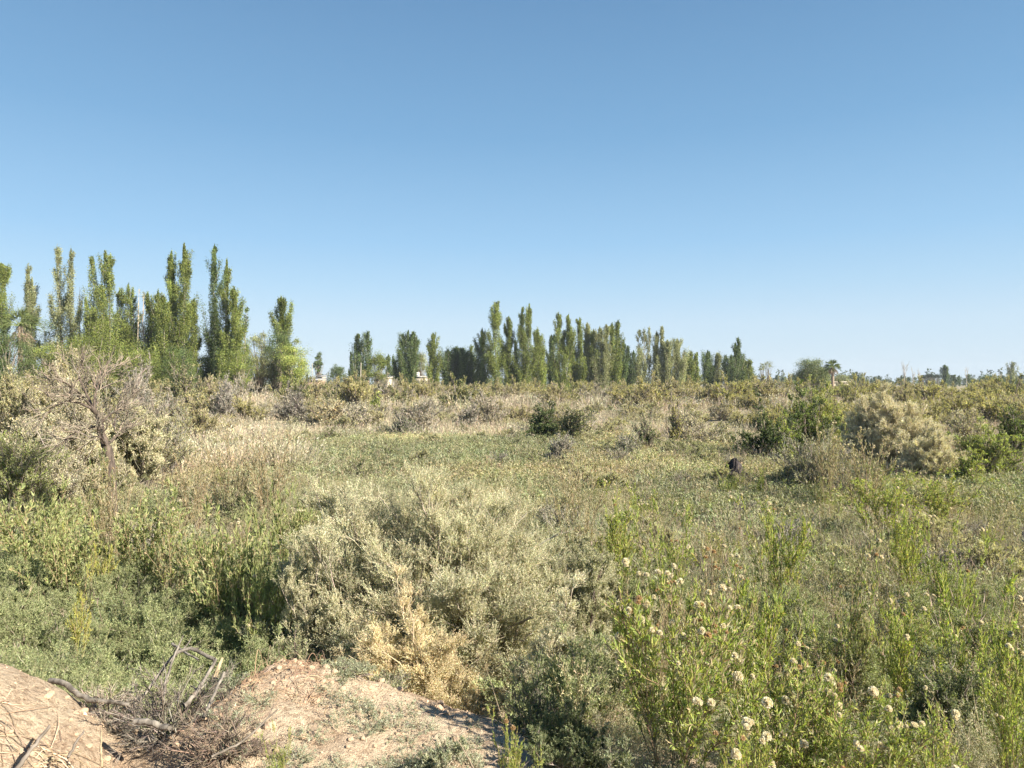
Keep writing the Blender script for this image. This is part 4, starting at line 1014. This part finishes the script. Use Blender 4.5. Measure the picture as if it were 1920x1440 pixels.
A('dry', 1085, 10.5, 90, 855, 'dry plant with white heads behind the very large bush', heads=16, rust=.2)
A('dry', 1620, 15, 110, 812, 'plant with pale heads before the dark hollow of the straw dome', heads=16, rust=.0, hs=1.3)
A('dry', 1555, 16, 60, 790, 'plant with pale head standing over the wispy bush', heads=8, rust=0, hs=1.4)
A('dry', 215, 10.2, 90, 872, 'dry plant hiding the foot of the dead tree', heads=6)
A('olive', 180, 10.4, 80, 868, 'olive leafy plant against the dead tree trunk', heads=2)
# behind the feathery cover
A('leafy', 440, 7.4, 170, 945, 'leafy green plant with broad pale leaves beside the very large bush')
A('leafy', 505, 6.4, 120, 1010, 'leafy green plant in the shade of the very large bush')
A('leafy', 265, 9.0, 170, 915, 'leafy green bush between the dead tree and the very large bush')
A('olive', 335, 8.4, 130, 955, 'olive leafy plant with dry stalks around it', heads=5)
A('leafy', 545, 9.0, 110, 905, 'yellow green plant above the shaded flank of the very large bush', heads=4)
A('leafy', 60, 9.6, 170, 905, 'leafy bush at the picture edge below the thicket')
A('leafy', 135, 8.4, 130, 950, 'dark leafy bush before the dead tree')
A('yellow', 140, 6.6, 50, 1040, 'single yellow leafy stem in feathery cover', name='yellow_plant')
A('yellow', 180, 8.2, 60, 955, 'yellow leafy stem beside a low log', name='yellow_plant')
A('yellow', 112, 8.8, 44, 970, 'small yellow stem at the rim of the bare patch', name='yellow_plant')
A('dry', 500, 14, 120, 812, 'big dry plant with white heads beside the low green cover', heads=20, rust=.1, hs=1.2)
A('dry', 430, 14.5, 110, 815, 'tan plant with white heads between dead tree and green cover', heads=20, rust=.1, hs=1.2)
A('dry', 365, 13, 100, 840, 'dry plant with scattered white heads near the dead tree', heads=16, rust=.1, hs=1.2)
def scatter_plants(n, pxr, dr, kinds, hr, group, label, seed, heads=6, hs=1.15, rust=.15):
    r = np.random.default_rng(seed)
    for q in range(n):
        px = pxr[0] + (pxr[1] - pxr[0]) * ((q * .61803 + r.uniform(0, .04)) % 1)
        d = dr[0] * (dr[1] / dr[0]) ** r.random(); hh = r.uniform(*hr)
        loc = G(px, d); py = HZ + (CZ - loc[2] - hh) / d * F
        k = kinds[r.integers(len(kinds))]
        plant(k, px, d, hh * .8 / d * F, py, label % ('dry' if k == 'dry' else 'leafy'), group % ('dry' if k == 'dry' else 'leafy'), heads=heads, hs=hs, rust=rust)
scatter_plants(58, (1060, 1980), (7, 19), ('bright', 'bright2', 'olive', 'dry', 'dry'), (.4, .8), '%s plants scattered past the tall bright ones', '%s plant with small heads scattered past the tall bright plants', 92)
scatter_plants(36, (-40, 600), (9, 20), ('leafy', 'olive', 'dry', 'dry', 'dry'), (.35, .62), '%s plants around the dead tree', '%s plant with pale heads in the growth around the dead tree', 93)
scatter_plants(18, (1120, 1980), (4.2, 7), ('bright', 'olive', 'front2', 'dry'), (.5, .8), '%s plants behind the front puffs', '%s plant growing between the front puffs and the tall bright plants', 94, heads=5, hs=1.0, rust=.3)

# ------------------------------------------------------------------ dead tree
def dead_tree():
    r = np.random.default_rng(95); d = 11.5
    o = empty('dead_tree', G(212, d)); o0 = np.array(G(212, d))
    g = Geo()
    tr = np.array([[P3(214, 930, d), P3(211, 880, d), P3(204, 842, d), P3(195, 818, d), P3(190, 795, d - .1), P3(182, 775, d - .1), P3(170, 764, d - .2)]]) - o0
    tr[0, 0, 2] = -.1
    tq = np.linspace(0, 1, tr.shape[1]); tt = np.linspace(0, 1, 40)
    Y = np.stack([np.interp(tt, tq, tr[0, :, k]) for k in range(3)], 1) + np.cumsum(r.normal(0, .010, (40, 3)), 0) * .5 * np.array([1, 1, 0])
    tubes(g, Y[None], .075, .034, np.array([.15, .12, .1, 0]), 12)
    V = g.v[0].reshape(40, 12, 3); c_ = V.mean(1, keepdims=True); kk = .68 + .7 * fbm(np.arange(40)[:, None] * .33 + np.zeros((1, 12)), np.arange(12)[None] * .8 + np.arange(40)[:, None] * .12, 7, 3)
    g.v[0] = (c_ + (V - c_) * kk[..., None]).reshape(-1, 3).astype(np.float32)
    g.build('trunk', BARK_DARK, o, True)
    def limb(*q): return np.array([[P3(px, py, dd) for px, py, dd in q]]) - o0
    limbs = [limb((182, 775, d - .1), (165, 755, d - .2), (150, 738, d - .4), (130, 722, d - .5), (108, 712, d - .6)), limb((176, 768, d - .1), (178, 742, d), (185, 720, d + .2), (196, 704, d + .3), (205, 694, d + .4)),
             limb((190, 793, d), (205, 778, d), (222, 768, d + .1), (240, 748, d + .2), (252, 735, d + .2)), limb((192, 805, d), (176, 800, d), (160, 803, d), (140, 812, d - .2), (118, 826, d - .3)),
             limb((172, 766, d - .2), (150, 756, d - .3), (128, 752, d - .5), (105, 760, d - .6), (88, 775, d - .7)), limb((203, 840, d), (196, 830, d - .1), (191, 822, d - .2), (180, 818, d - .3), (172, 820, d - .3)),
             limb((200, 835, d), (214, 822, d + .2), (222, 812, d + .3), (228, 806, d + .3), (236, 803, d + .4)), limb((176, 768, d), (160, 735, d + .2), (150, 712, d + .2), (148, 696, d + .3), (152, 684, d + .3))]
    LB = np.concatenate(limbs)
    g = Geo(); tubes(g, LB, .024, .008, tints(len(LB), [(.17, .14, .115)], 0, .1, r), 6); g.build('limbs', BARK_DARK, o)
    g = Geo()
    X1 = grow(LB, 9, .2, 1, .40, .65, .3, 5, .08, r, .3)
    X2 = grow(X1, 6, .15, 1, .38, .65, .15, 4, .07, r, .3)
    X3 = grow(X2, 4, .2, 1, .2, .7, .1, 3, .06, r, .3)
    gt = [(.235, .19, .14), (.28, .23, .17), (.18, .145, .11)]
    tubes(g, X1, .009, .004, tints(len(X1), gt, 0, .12, r), 4); tubes(g, X2, .006, .003, tints(len(X2), gt, 0, .12, r), 3)
    blades(g, X3[:, 0], X3[:, -1] - X3[:, 0], np.linalg.norm(X3[:, -1] - X3[:, 0], axis=1), .008, tints(len(X3), gt, 0, .15, r), r)
    g.build('twigs', DRY, o)
    tag(o, 'gnarled dead tree with a dark twisted trunk and a grey twiggy crown', 'dead tree')
dead_tree()

# ------------------------------------------------------------------ brush, roots and earth at the front
def stick(name, path, r0, r1, mat, label, group=None, forks=0, seed=0, sides=7, cat='branch'):
    X = np.array([[P3(*q) for q in path]]); o0 = X[0, 0].copy()
    X = X - o0
    # smooth resample
    t = np.linspace(0, 1, X.shape[1]); tt = np.linspace(0, 1, 14)
    Y = np.stack([np.interp(tt, t, X[0, :, k]) for k in range(3)], 1)
    rr = np.random.default_rng(seed)
    Y[1:-1] = .25 * Y[:-2] + .5 * Y[1:-1] + .25 * Y[2:]; Y = Y + rr.normal(0, min(r0, .015) * (.22 if cat == 'branch' else .05), Y.shape)
    g = Geo(); tubes(g, Y[None], r0, r1, np.array([.3, .26, .21, 0]), sides)
    if forks:
        F1 = grow(Y[None], forks, .2, .9, .15, .6, .0, 4, .06, rr)
        tubes(g, F1, r1 * .7, r1 * .2, np.array([.3, .26, .21, 0]), 5)
    o = g.build(name, mat, None, True); o.location = o0
    return tag(o, label, cat, group)
stick('dead_branch', [(92, 1278, 3.62), (122, 1281, 3.55), (142, 1301, 3.5), (166, 1314, 3.46), (205, 1316, 3.42), (243, 1321, 3.4)], .015, .009, WOOD_GREY, 'long crooked grey branch lying along the back of the pale earth', forks=2, seed=1)
stick('dead_branch', [(238, 1345, 3.5), (280, 1290, 3.62), (318, 1235, 3.7), (352, 1212, 3.76), (402, 1238, 3.7)], .007, .010, WOOD_GREY, 'grey branch bent into an arch over the brush', forks=3, seed=2)
stick('broken_wood', [(402, 1272, 3.66), (407, 1256, 3.68), (417, 1234, 3.7)], .015, .006, WOOD_TAN, 'pale splintered end of a broken branch', seed=3, cat='wood')
stick('dead_branch', [(345, 1326, 3.4), (372, 1292, 3.5), (404, 1238, 3.68)], .012, .008, WOOD_GREY, 'straight grey branch running up to the splintered wood', forks=2, seed=4)
stick('dead_branch', [(303, 1322, 3.42), (312, 1270, 3.55), (330, 1222, 3.7)], .008, .005, WOOD_GREY, 'thin upright grey twig inside the brush arch', forks=3, seed=5)
stick('dead_branch', [(380, 1345, 3.2), (396, 1312, 3.3), (412, 1280, 3.4), (420, 1262, 3.45)], .008, .006, WOOD_GREY, 'dark thin branch leaning over the hollow in the earth', forks=2, seed=6)
stick('dead_branch', [(28, 1446, 2.72), (58, 1405, 2.8), (92, 1362, 2.9)], .010, .006, BARK, 'dark straight stick lying on the fibrous pale earth', seed=7)
stick('dead_branch', [(128, 1420, 2.75), (140, 1395, 2.8), (156, 1372, 2.86)], .006, .003, BARK, 'short dark twig on the pale earth beside the straight stick', seed=8)
stick('dead_branch', [(252, 1352, 3.12), (285, 1358, 3.1), (318, 1366, 3.08)], .014, .013, WOOD_GREY, 'short grey stick half buried in the pale earth', seed=9)
stick('dead_branch', [(190, 1440, 2.72), (188, 1405, 2.8), (189, 1370, 2.92)], .005, .003, WOOD_TAN, 'thin tan stem standing up from the pale earth', seed=10)
stick('dead_branch', [(322, 1208, 4.2), (345, 1222, 4.1), (372, 1238, 4.0)], .008, .005, WOOD_GREY, 'small dark twig lying on the feathery cover above the arch', seed=11)
stick('dead_branch', [(395, 1420, 2.78), (455, 1392, 2.85), (520, 1330, 3.0)], .005, .003, BARK, 'long thin dark twig across the crumbly slope', seed=13, forks=2)

# mass of fine dead twigs
S, _ = shrub(870, .36, .30, .33, 46, 9, 6, 0, twigw=.0028, stemr=.0042, twigc=[(.15, .125, .1), (.11, .09, .075), (.22, .185, .145)], low=-.0, lump=.4, upb=.0)
o = S.build('dead_brush', DRY); o.location = G(312, 3.42, .0); tag(o, 'tangle of fine dead grey twigs under the bent branch', 'brush')
S, _ = shrub(871, .32, .26, .28, 40, 8, 6, 0, twigw=.0028, stemr=.004, twigc=[(.22, .16, .11), (.16, .12, .09)], low=-.0, lump=.4, upb=-.1)
o = S.build('dead_brush', DRY); o.location = G(420, 3.15, .0); tag(o, 'tangle of brown twigs over the dark hollow in the earth', 'brush')

S, _ = shrub(872, .36, .2, .22, 40, 8, 5, 0, twigw=.0026, stemr=.004, twigc=[(.33, .27, .2), (.27, .22, .17), (.4, .33, .24)], low=-.0, lump=.4, upb=-.1)
o = S.build('dead_brush', DRY); o.location = G(205, 3.5, .0); tag(o, 'low tangle of dry twigs beneath the long crooked branch', 'brush')
def root_litter():
    r = np.random.default_rng(97); g = Geo()
    for (n, x0, x1, y0, y1, ln, rad, cols, th) in ((360, -2.5, -1.15, 2.3, 2.95, .30, .0021, [(.40, .28, .17), (.33, .23, .14), (.47, .35, .22), (.22, .155, .10)], .40),
                                       (160, -1.35, .1, 2.5, 3.9, .15, .0016, [(.40, .29, .18), (.28, .2, .14)], .45),
                                       (120, -.3, .5, 2.4, 3.6, .22, .0018, [(.36, .28, .19), (.25, .19, .14)], .3),
                                       (420, -1.62, -1.0, 3.55, 4.25, .10, .0016, [(.36, .22, .13), (.28, .18, .11)], .2)):
        x = r.uniform(x0, x1, n); y = r.uniform(y0, y1, n)
        k = fbm(x * 1.7, y * 1.7, 44, 2) > th; x = x[k]; y = y[k]; m = len(x)
        a = r.normal(.5, .9, m); K = 8; L = ln * r.uniform(.4, 1.6, m)
        aa = a[:, None] + np.cumsum(r.normal(0, .3, (m, K)), 1)
        X = x[:, None] + np.cumsum(np.cos(aa) * L[:, None] / K, 1); Y = y[:, None] + np.cumsum(np.sin(aa) * L[:, None] / K, 1)
        lift = np.abs(r.normal(0, .012, (m, 1))) * np.sin(np.linspace(0, PI, K))[None] * (1 + 4 * (r.random((m, 1)) < .12))
        Z = H(X, Y) + rad * .5 + lift
        tubes(g, np.stack([X, Y, Z], -1), rad * r.uniform(.6, 1.7, m), rad * .5, tints(m, cols, 0, .15, r), 4)
    tag(g.build('root_litter', DRY), 'dry roots and fibres strewn over the pale dug earth', 'roots', None, 'stuff')
root_litter()

def crumbs():
    r = np.random.default_rng(99); n = 9000
    x = r.uniform(-2.6, .9, n); y = r.uniform(2.3, 4.4, n); k = (H(x, y) > .7) & (fbm(x * 2.3, y * 2.3, 15, 3) > .36); x = x[k]; y = y[k]
    V = np.array([[1, 0, 0], [-.5, .8, .1], [-.6, -.7, 0], [.1, .1, .9], [0, 0, -.6]], float)
    Fc = np.array([[0, 1, 3], [1, 2, 3], [2, 0, 3], [1, 0, 4], [2, 1, 4], [0, 2, 4]])
    sc = .0028 * np.exp(r.normal(0, .55, len(x)))
    g = Geo(); copies(g, V, Fc, np.tile(np.array([.50, .355, .24, 0]), (5, 1)), np.stack([x, y, H(x, y) + sc * .3], 1), r.uniform(0, 6.28, len(x)), np.stack([sc, sc * r.uniform(.6, 1.2, len(x)), sc * r.uniform(.5, 1, len(x))], 1), np.exp(r.normal(0, .22, (len(x), 1))) * np.ones(3))
    tag(g.build('soil_crumbs', DRY), 'fine crumbs of dry soil over the dug bank', 'soil crumbs', None, 'stuff')
crumbs()
def clod(seed, s, c=None):
    r = np.random.default_rng(seed)
    import bmesh
    bm = bmesh.new(); bmesh.ops.create_icosphere(bm, subdivisions=3, radius=1)
    for v in bm.verts:
        p = np.array(v.co); k = .6 + .45 * float(fbm(p[0] * 1.6 + seed, p[1] * 1.6 + p[2] * 1.3, seed, 3)) + .5 * float(fbm(p[0] * 4 + p[2] * 3 + seed, p[1] * 4 - p[2] * 2, seed + 5, 3)); v.co = v.co * k
        v.co.z *= .7
    me = bpy.data.meshes.new('earth_clod'); bm.to_mesh(me); bm.free()
    me.materials.append(c); return me
CLOD = plain_mat('clod_earth', (.42, .305, .205), .95, .25, 30)
CM = [clod(880 + k, 1, CLOD) for k in range(5)]
rc = np.random.default_rng(98)
made = 0
while made < 285:
    x = rc.uniform(-2.3, .35); y = rc.uniform(2.45, 4.2)
    if H(x, y) < .75: continue
    s = min(.007 * np.exp(rc.normal(0, .6)) + .004, .02)
    o = link('earth_clod', CM[made % 5]); o.location = (x, y, float(H(x, y)) + s * .25); o.scale = (s, s, s); o.rotation_euler = (0, 0, rc.uniform(0, 6))
    tag(o, 'small crumb of dry earth on the dug slope', 'earth clod', 'clods of dry earth'); made += 1
for px, d, s, lab in ((505, 3.35, .028, 'biggest lit clod beside the dark hollow of the crumbly slope'), (640, 3.1, .022, 'reddish clod in the open middle of the crumbly slope'), (560, 2.95, .02, 'small round clod near the bottom edge on the crumbly slope'), (860, 3.5, .035, 'big shaded clod below the golden tan bush')):
    o = link('earth_clod', CM[int(px) % 5]); o.location = G(px, d, s * .2); o.scale = (s, s, s); tag(o, lab, 'earth clod')

# pale grey green seedlings on the bare earth
SEED = []
for k in range(3):
    V, Fc, C = tuft(890 + k, .12, .11, 30, 18, (.013, .0042), [(.30, .31, .21), (.25, .27, .17), (.35, .34, .23)], .25)
    g = Geo(); g.add(V, Fc, C); SEED.append(g.mesh('saltbush_seedling', LEAF))
for k, (px, d, s) in enumerate(((560, 2.72, 1.0), (610, 2.68, .9), (675, 2.72, 1.2), (720, 2.66, 1.1), (770, 2.75, .9), (835, 2.72, .8), (585, 3.3, 1.0), (640, 3.6, 1.1), (690, 3.5, 1.2), (735, 3.45, 1.0), (620, 3.05, .8), (470, 2.95, 1.1), (520, 2.8, .9), (440, 2.8, .8), (415, 3.35, 1.2), (450, 3.2, 1.1),
        (860, 3.05, .9), (820, 3.3, .9), (905, 2.8, .8), (500, 2.66, 1.2), (650, 2.6, 1.0), (790, 2.58, 1.0), (715, 3.15, .7), (560, 3.12, .6))):
    o = link('saltbush_seedling', SEED[k % 3]); o.location = G(px, d, -.005); o.scale = (s, s, s * .85); o.rotation_euler = (0, 0, k * 1.3)
    tag(o, 'pale grey green seedling low on the crumbly bare earth', 'seedling', 'seedlings on the bare earth')
A('bright', 962, 2.85, 70, 1345, 'small young plant with a tan head on the shaded bare earth', heads=2, rust=1)
A('bright2', 520, 2.85, 26, 1372, 'tiny bright green sprout on the crumbly slope', heads=0)
for k in range(46):
    px = rc.uniform(430, 930); d = rc.uniform(2.55, 3.7); s_ = rc.uniform(.5, 1.15)
    o = link('saltbush_seedling', SEED[k % 3]); o.location = G(px, d, -.005); o.scale = (s_, s_, s_ * .8); o.rotation_euler = (0, 0, k * 1.3)
    tag(o, 'pale grey green seedling low on the crumbly bare earth', 'seedling', 'seedlings on the bare earth')
# scrap and stone
g = Geo(); tubes(g, np.array([[[-.06, 0, 0], [0, .01, .008], [.06, .02, .004]]], float), .02, .017, np.array([.5, .5, .5, 0]), 10)
o = g.build('plastic_scrap', plain_mat('pale_plastic', (.55, .62, .64), .4, .1, 20), None, True); o.location = G(482, 2.64, .005); tag(o, 'pale bluish scrap of plastic half buried at the bottom edge', 'plastic scrap')
STONE = bark_mat('charred_wood', (.022, .018, .02), (.085, .07, .065), 30)
def stump():
    r = np.random.default_rng(899); g = Geo(); K = 14; n = 16
    z = np.linspace(-.3, 1, K)[:, None] * np.ones((1, n)); a = np.arange(n)[None] * 2 * PI / n + np.zeros((K, 1))
    rad = .30 - .10 * np.clip(z, 0, 1) + .16 * (fbm(a * 1.1, z * 2.2, 3, 3) - .5)
    top = .50 + .12 * vnoise(np.arange(n) * .55, np.zeros(n), 12) + .24 * np.cos(a[0] - .4)
    zz = np.where(z > 0, z * top[None], z); rad = rad * np.where(z > .8, .75, 1)
    X = np.cos(a) * rad * 1.25 - zz * .25; Y = np.sin(a) * rad
    V = np.stack([X, Y, zz], -1).reshape(-1, 3); V = np.concatenate([V, [[-.05, 0, .25]]])
    idx = np.arange(K * n).reshape(K, n); A0, B0 = idx[:-1], idx[1:]; A2, B2 = np.roll(A0, -1, 1), np.roll(B0, -1, 1)
    Fc = np.concatenate([np.stack([A0, A2, B2], -1).reshape(-1, 3), np.stack([A0, B2, B0], -1).reshape(-1, 3), np.stack([idx[-1], np.roll(idx[-1], -1), np.full(n, K * n)], -1)])
    g.add(V, Fc, np.array([.05, .04, .04, 0])); return g.build('tree_stump', STONE)
o = stump(); o.location = G(1381, 18.5, .02); o.scale = (1.0, .8, 1.05)
tag(o, 'dark charred stump sticking out of the grey green cover', 'stump')
# ------------------------------------------------------------------ sun, sky, camera
EL = math.radians(33)
sun_dir = np.array([math.cos(EL) * .85, -math.cos(EL) * .527, math.sin(EL)])
su = bpy.data.lights.new('sun', 'SUN'); su.energy = 5.0; su.angle = math.radians(.53); su.color = (1.0, .93, .80)
so = bpy.data.objects.new('sun', su); COL.objects.link(so)
from mathutils import Vector
so.rotation_euler = Vector(sun_dir).to_track_quat('Z', 'Y').to_euler()
so.location = (60, -30, 40)
w = bpy.data.worlds.new('World'); SC.world = w; w.use_nodes = True
nt = w.node_tree; bg = nt.nodes['Background']
sky = nt.nodes.new('ShaderNodeTexSky'); sky.sky_type = 'NISHITA'; sky.sun_disc = False
sky.sun_elevation = EL; sky.sun_rotation = math.atan2(sun_dir[0], sun_dir[1])
sky.air_density = 1.0; sky.dust_density = .6; sky.ozone_density = 1.6; sky.altitude = 600
EXPO = 1.4
def lin(c): return [((v / 255 + .055) / 1.055) ** 2.4 if v > 10 else v / 3294. for v in c]
geo = nt.nodes.new('ShaderNodeTexCoord'); sep = nt.nodes.new('ShaderNodeSeparateXYZ'); nt.links.new(geo.outputs['Generated'], sep.inputs[0])
rp = nt.nodes.new('ShaderNodeValToRGB'); el = rp.color_ramp.elements
stops = [(0.0, (207, 225, 240)), (.079, (199, 223, 242)), (.13, (180, 215, 241)), (.189, (159, 203, 238)), (.324, (128, 176, 217)), (.468, (109, 154, 197)), (.75, (84, 128, 180)), (1.0, (72, 114, 170))]
while len(el) < len(stops): el.new(.5)
for e, (p_, c_) in zip(el, stops): e.position = p_; e.color = (*lin(c_), 1)
nt.links.new(sep.outputs['Z'], rp.inputs[0])
add = nt.nodes.new('ShaderNodeMix'); add.data_type = 'RGBA'; add.blend_type = 'ADD'; add.inputs[0].default_value = .02
add.clamp_result = False
nt.links.new(rp.outputs[0], add.inputs[6]); nt.links.new(sky.outputs[0], add.inputs[7])
nt.links.new(add.outputs[2], bg.inputs['Color']); bg.inputs['Strength'].default_value = .93 / 2 ** EXPO

cd = bpy.data.cameras.new('camera'); co = bpy.data.objects.new('camera', cd); COL.objects.link(co)
cd.sensor_width = 36; cd.lens = 36 * F / 1920; cd.clip_start = .05; cd.clip_end = 12000
co.location = (0, 0, CZ); co.rotation_euler = (PI / 2 - math.atan((720 - HZ) / F), 0, 0)
SC.camera = co
v = SC.view_settings; SC.display_settings.display_device = 'sRGB'
v.view_transform = 'Standard'; v.look = 'None'; v.gamma = 1; v.use_curve_mapping = False; v.exposure = EXPO
cy = SC.cycles
cy.max_bounces = 5; cy.diffuse_bounces = 3; cy.glossy_bounces = 2; cy.transmission_bounces = 3; cy.transparent_max_bounces = 4
cy.caustics_reflective = False; cy.caustics_refractive = False
cy.use_denoising = True; cy.denoiser = 'OPENIMAGEDENOISE'; cy.denoising_input_passes = 'RGB_ALBEDO_NORMAL'; cy.denoising_prefilter = 'ACCURATE'
cy.use_adaptive_sampling = True; cy.adaptive_threshold = .02
SC.render.use_persistent_data = False

# the air itself
import bmesh
bm = bmesh.new(); bmesh.ops.create_cube(bm, size=1)
for q in bm.verts: q.co = (q.co.x * 2040, 495 + q.co.y * 1140, 13.5 + q.co.z * 30)
me = bpy.data.meshes.new('haze'); bm.to_mesh(me); bm.free()
hz = bpy.data.materials.new('haze'); hz.use_nodes = True; hz.node_tree.nodes.clear()
vo = hz.node_tree.nodes.new('ShaderNodeVolumePrincipled'); oo = hz.node_tree.nodes.new('ShaderNodeOutputMaterial')
vo.inputs['Color'].default_value = (.80, .88, 1.0, 1); vo.inputs['Density'].default_value = .0002; vo.inputs['Anisotropy'].default_value = .0
hz.node_tree.links.new(vo.outputs[0], oo.inputs['Volume'])
me.materials.append(hz); tag(link('haze', me), kind='stuff')
cy.volume_bounces = 0
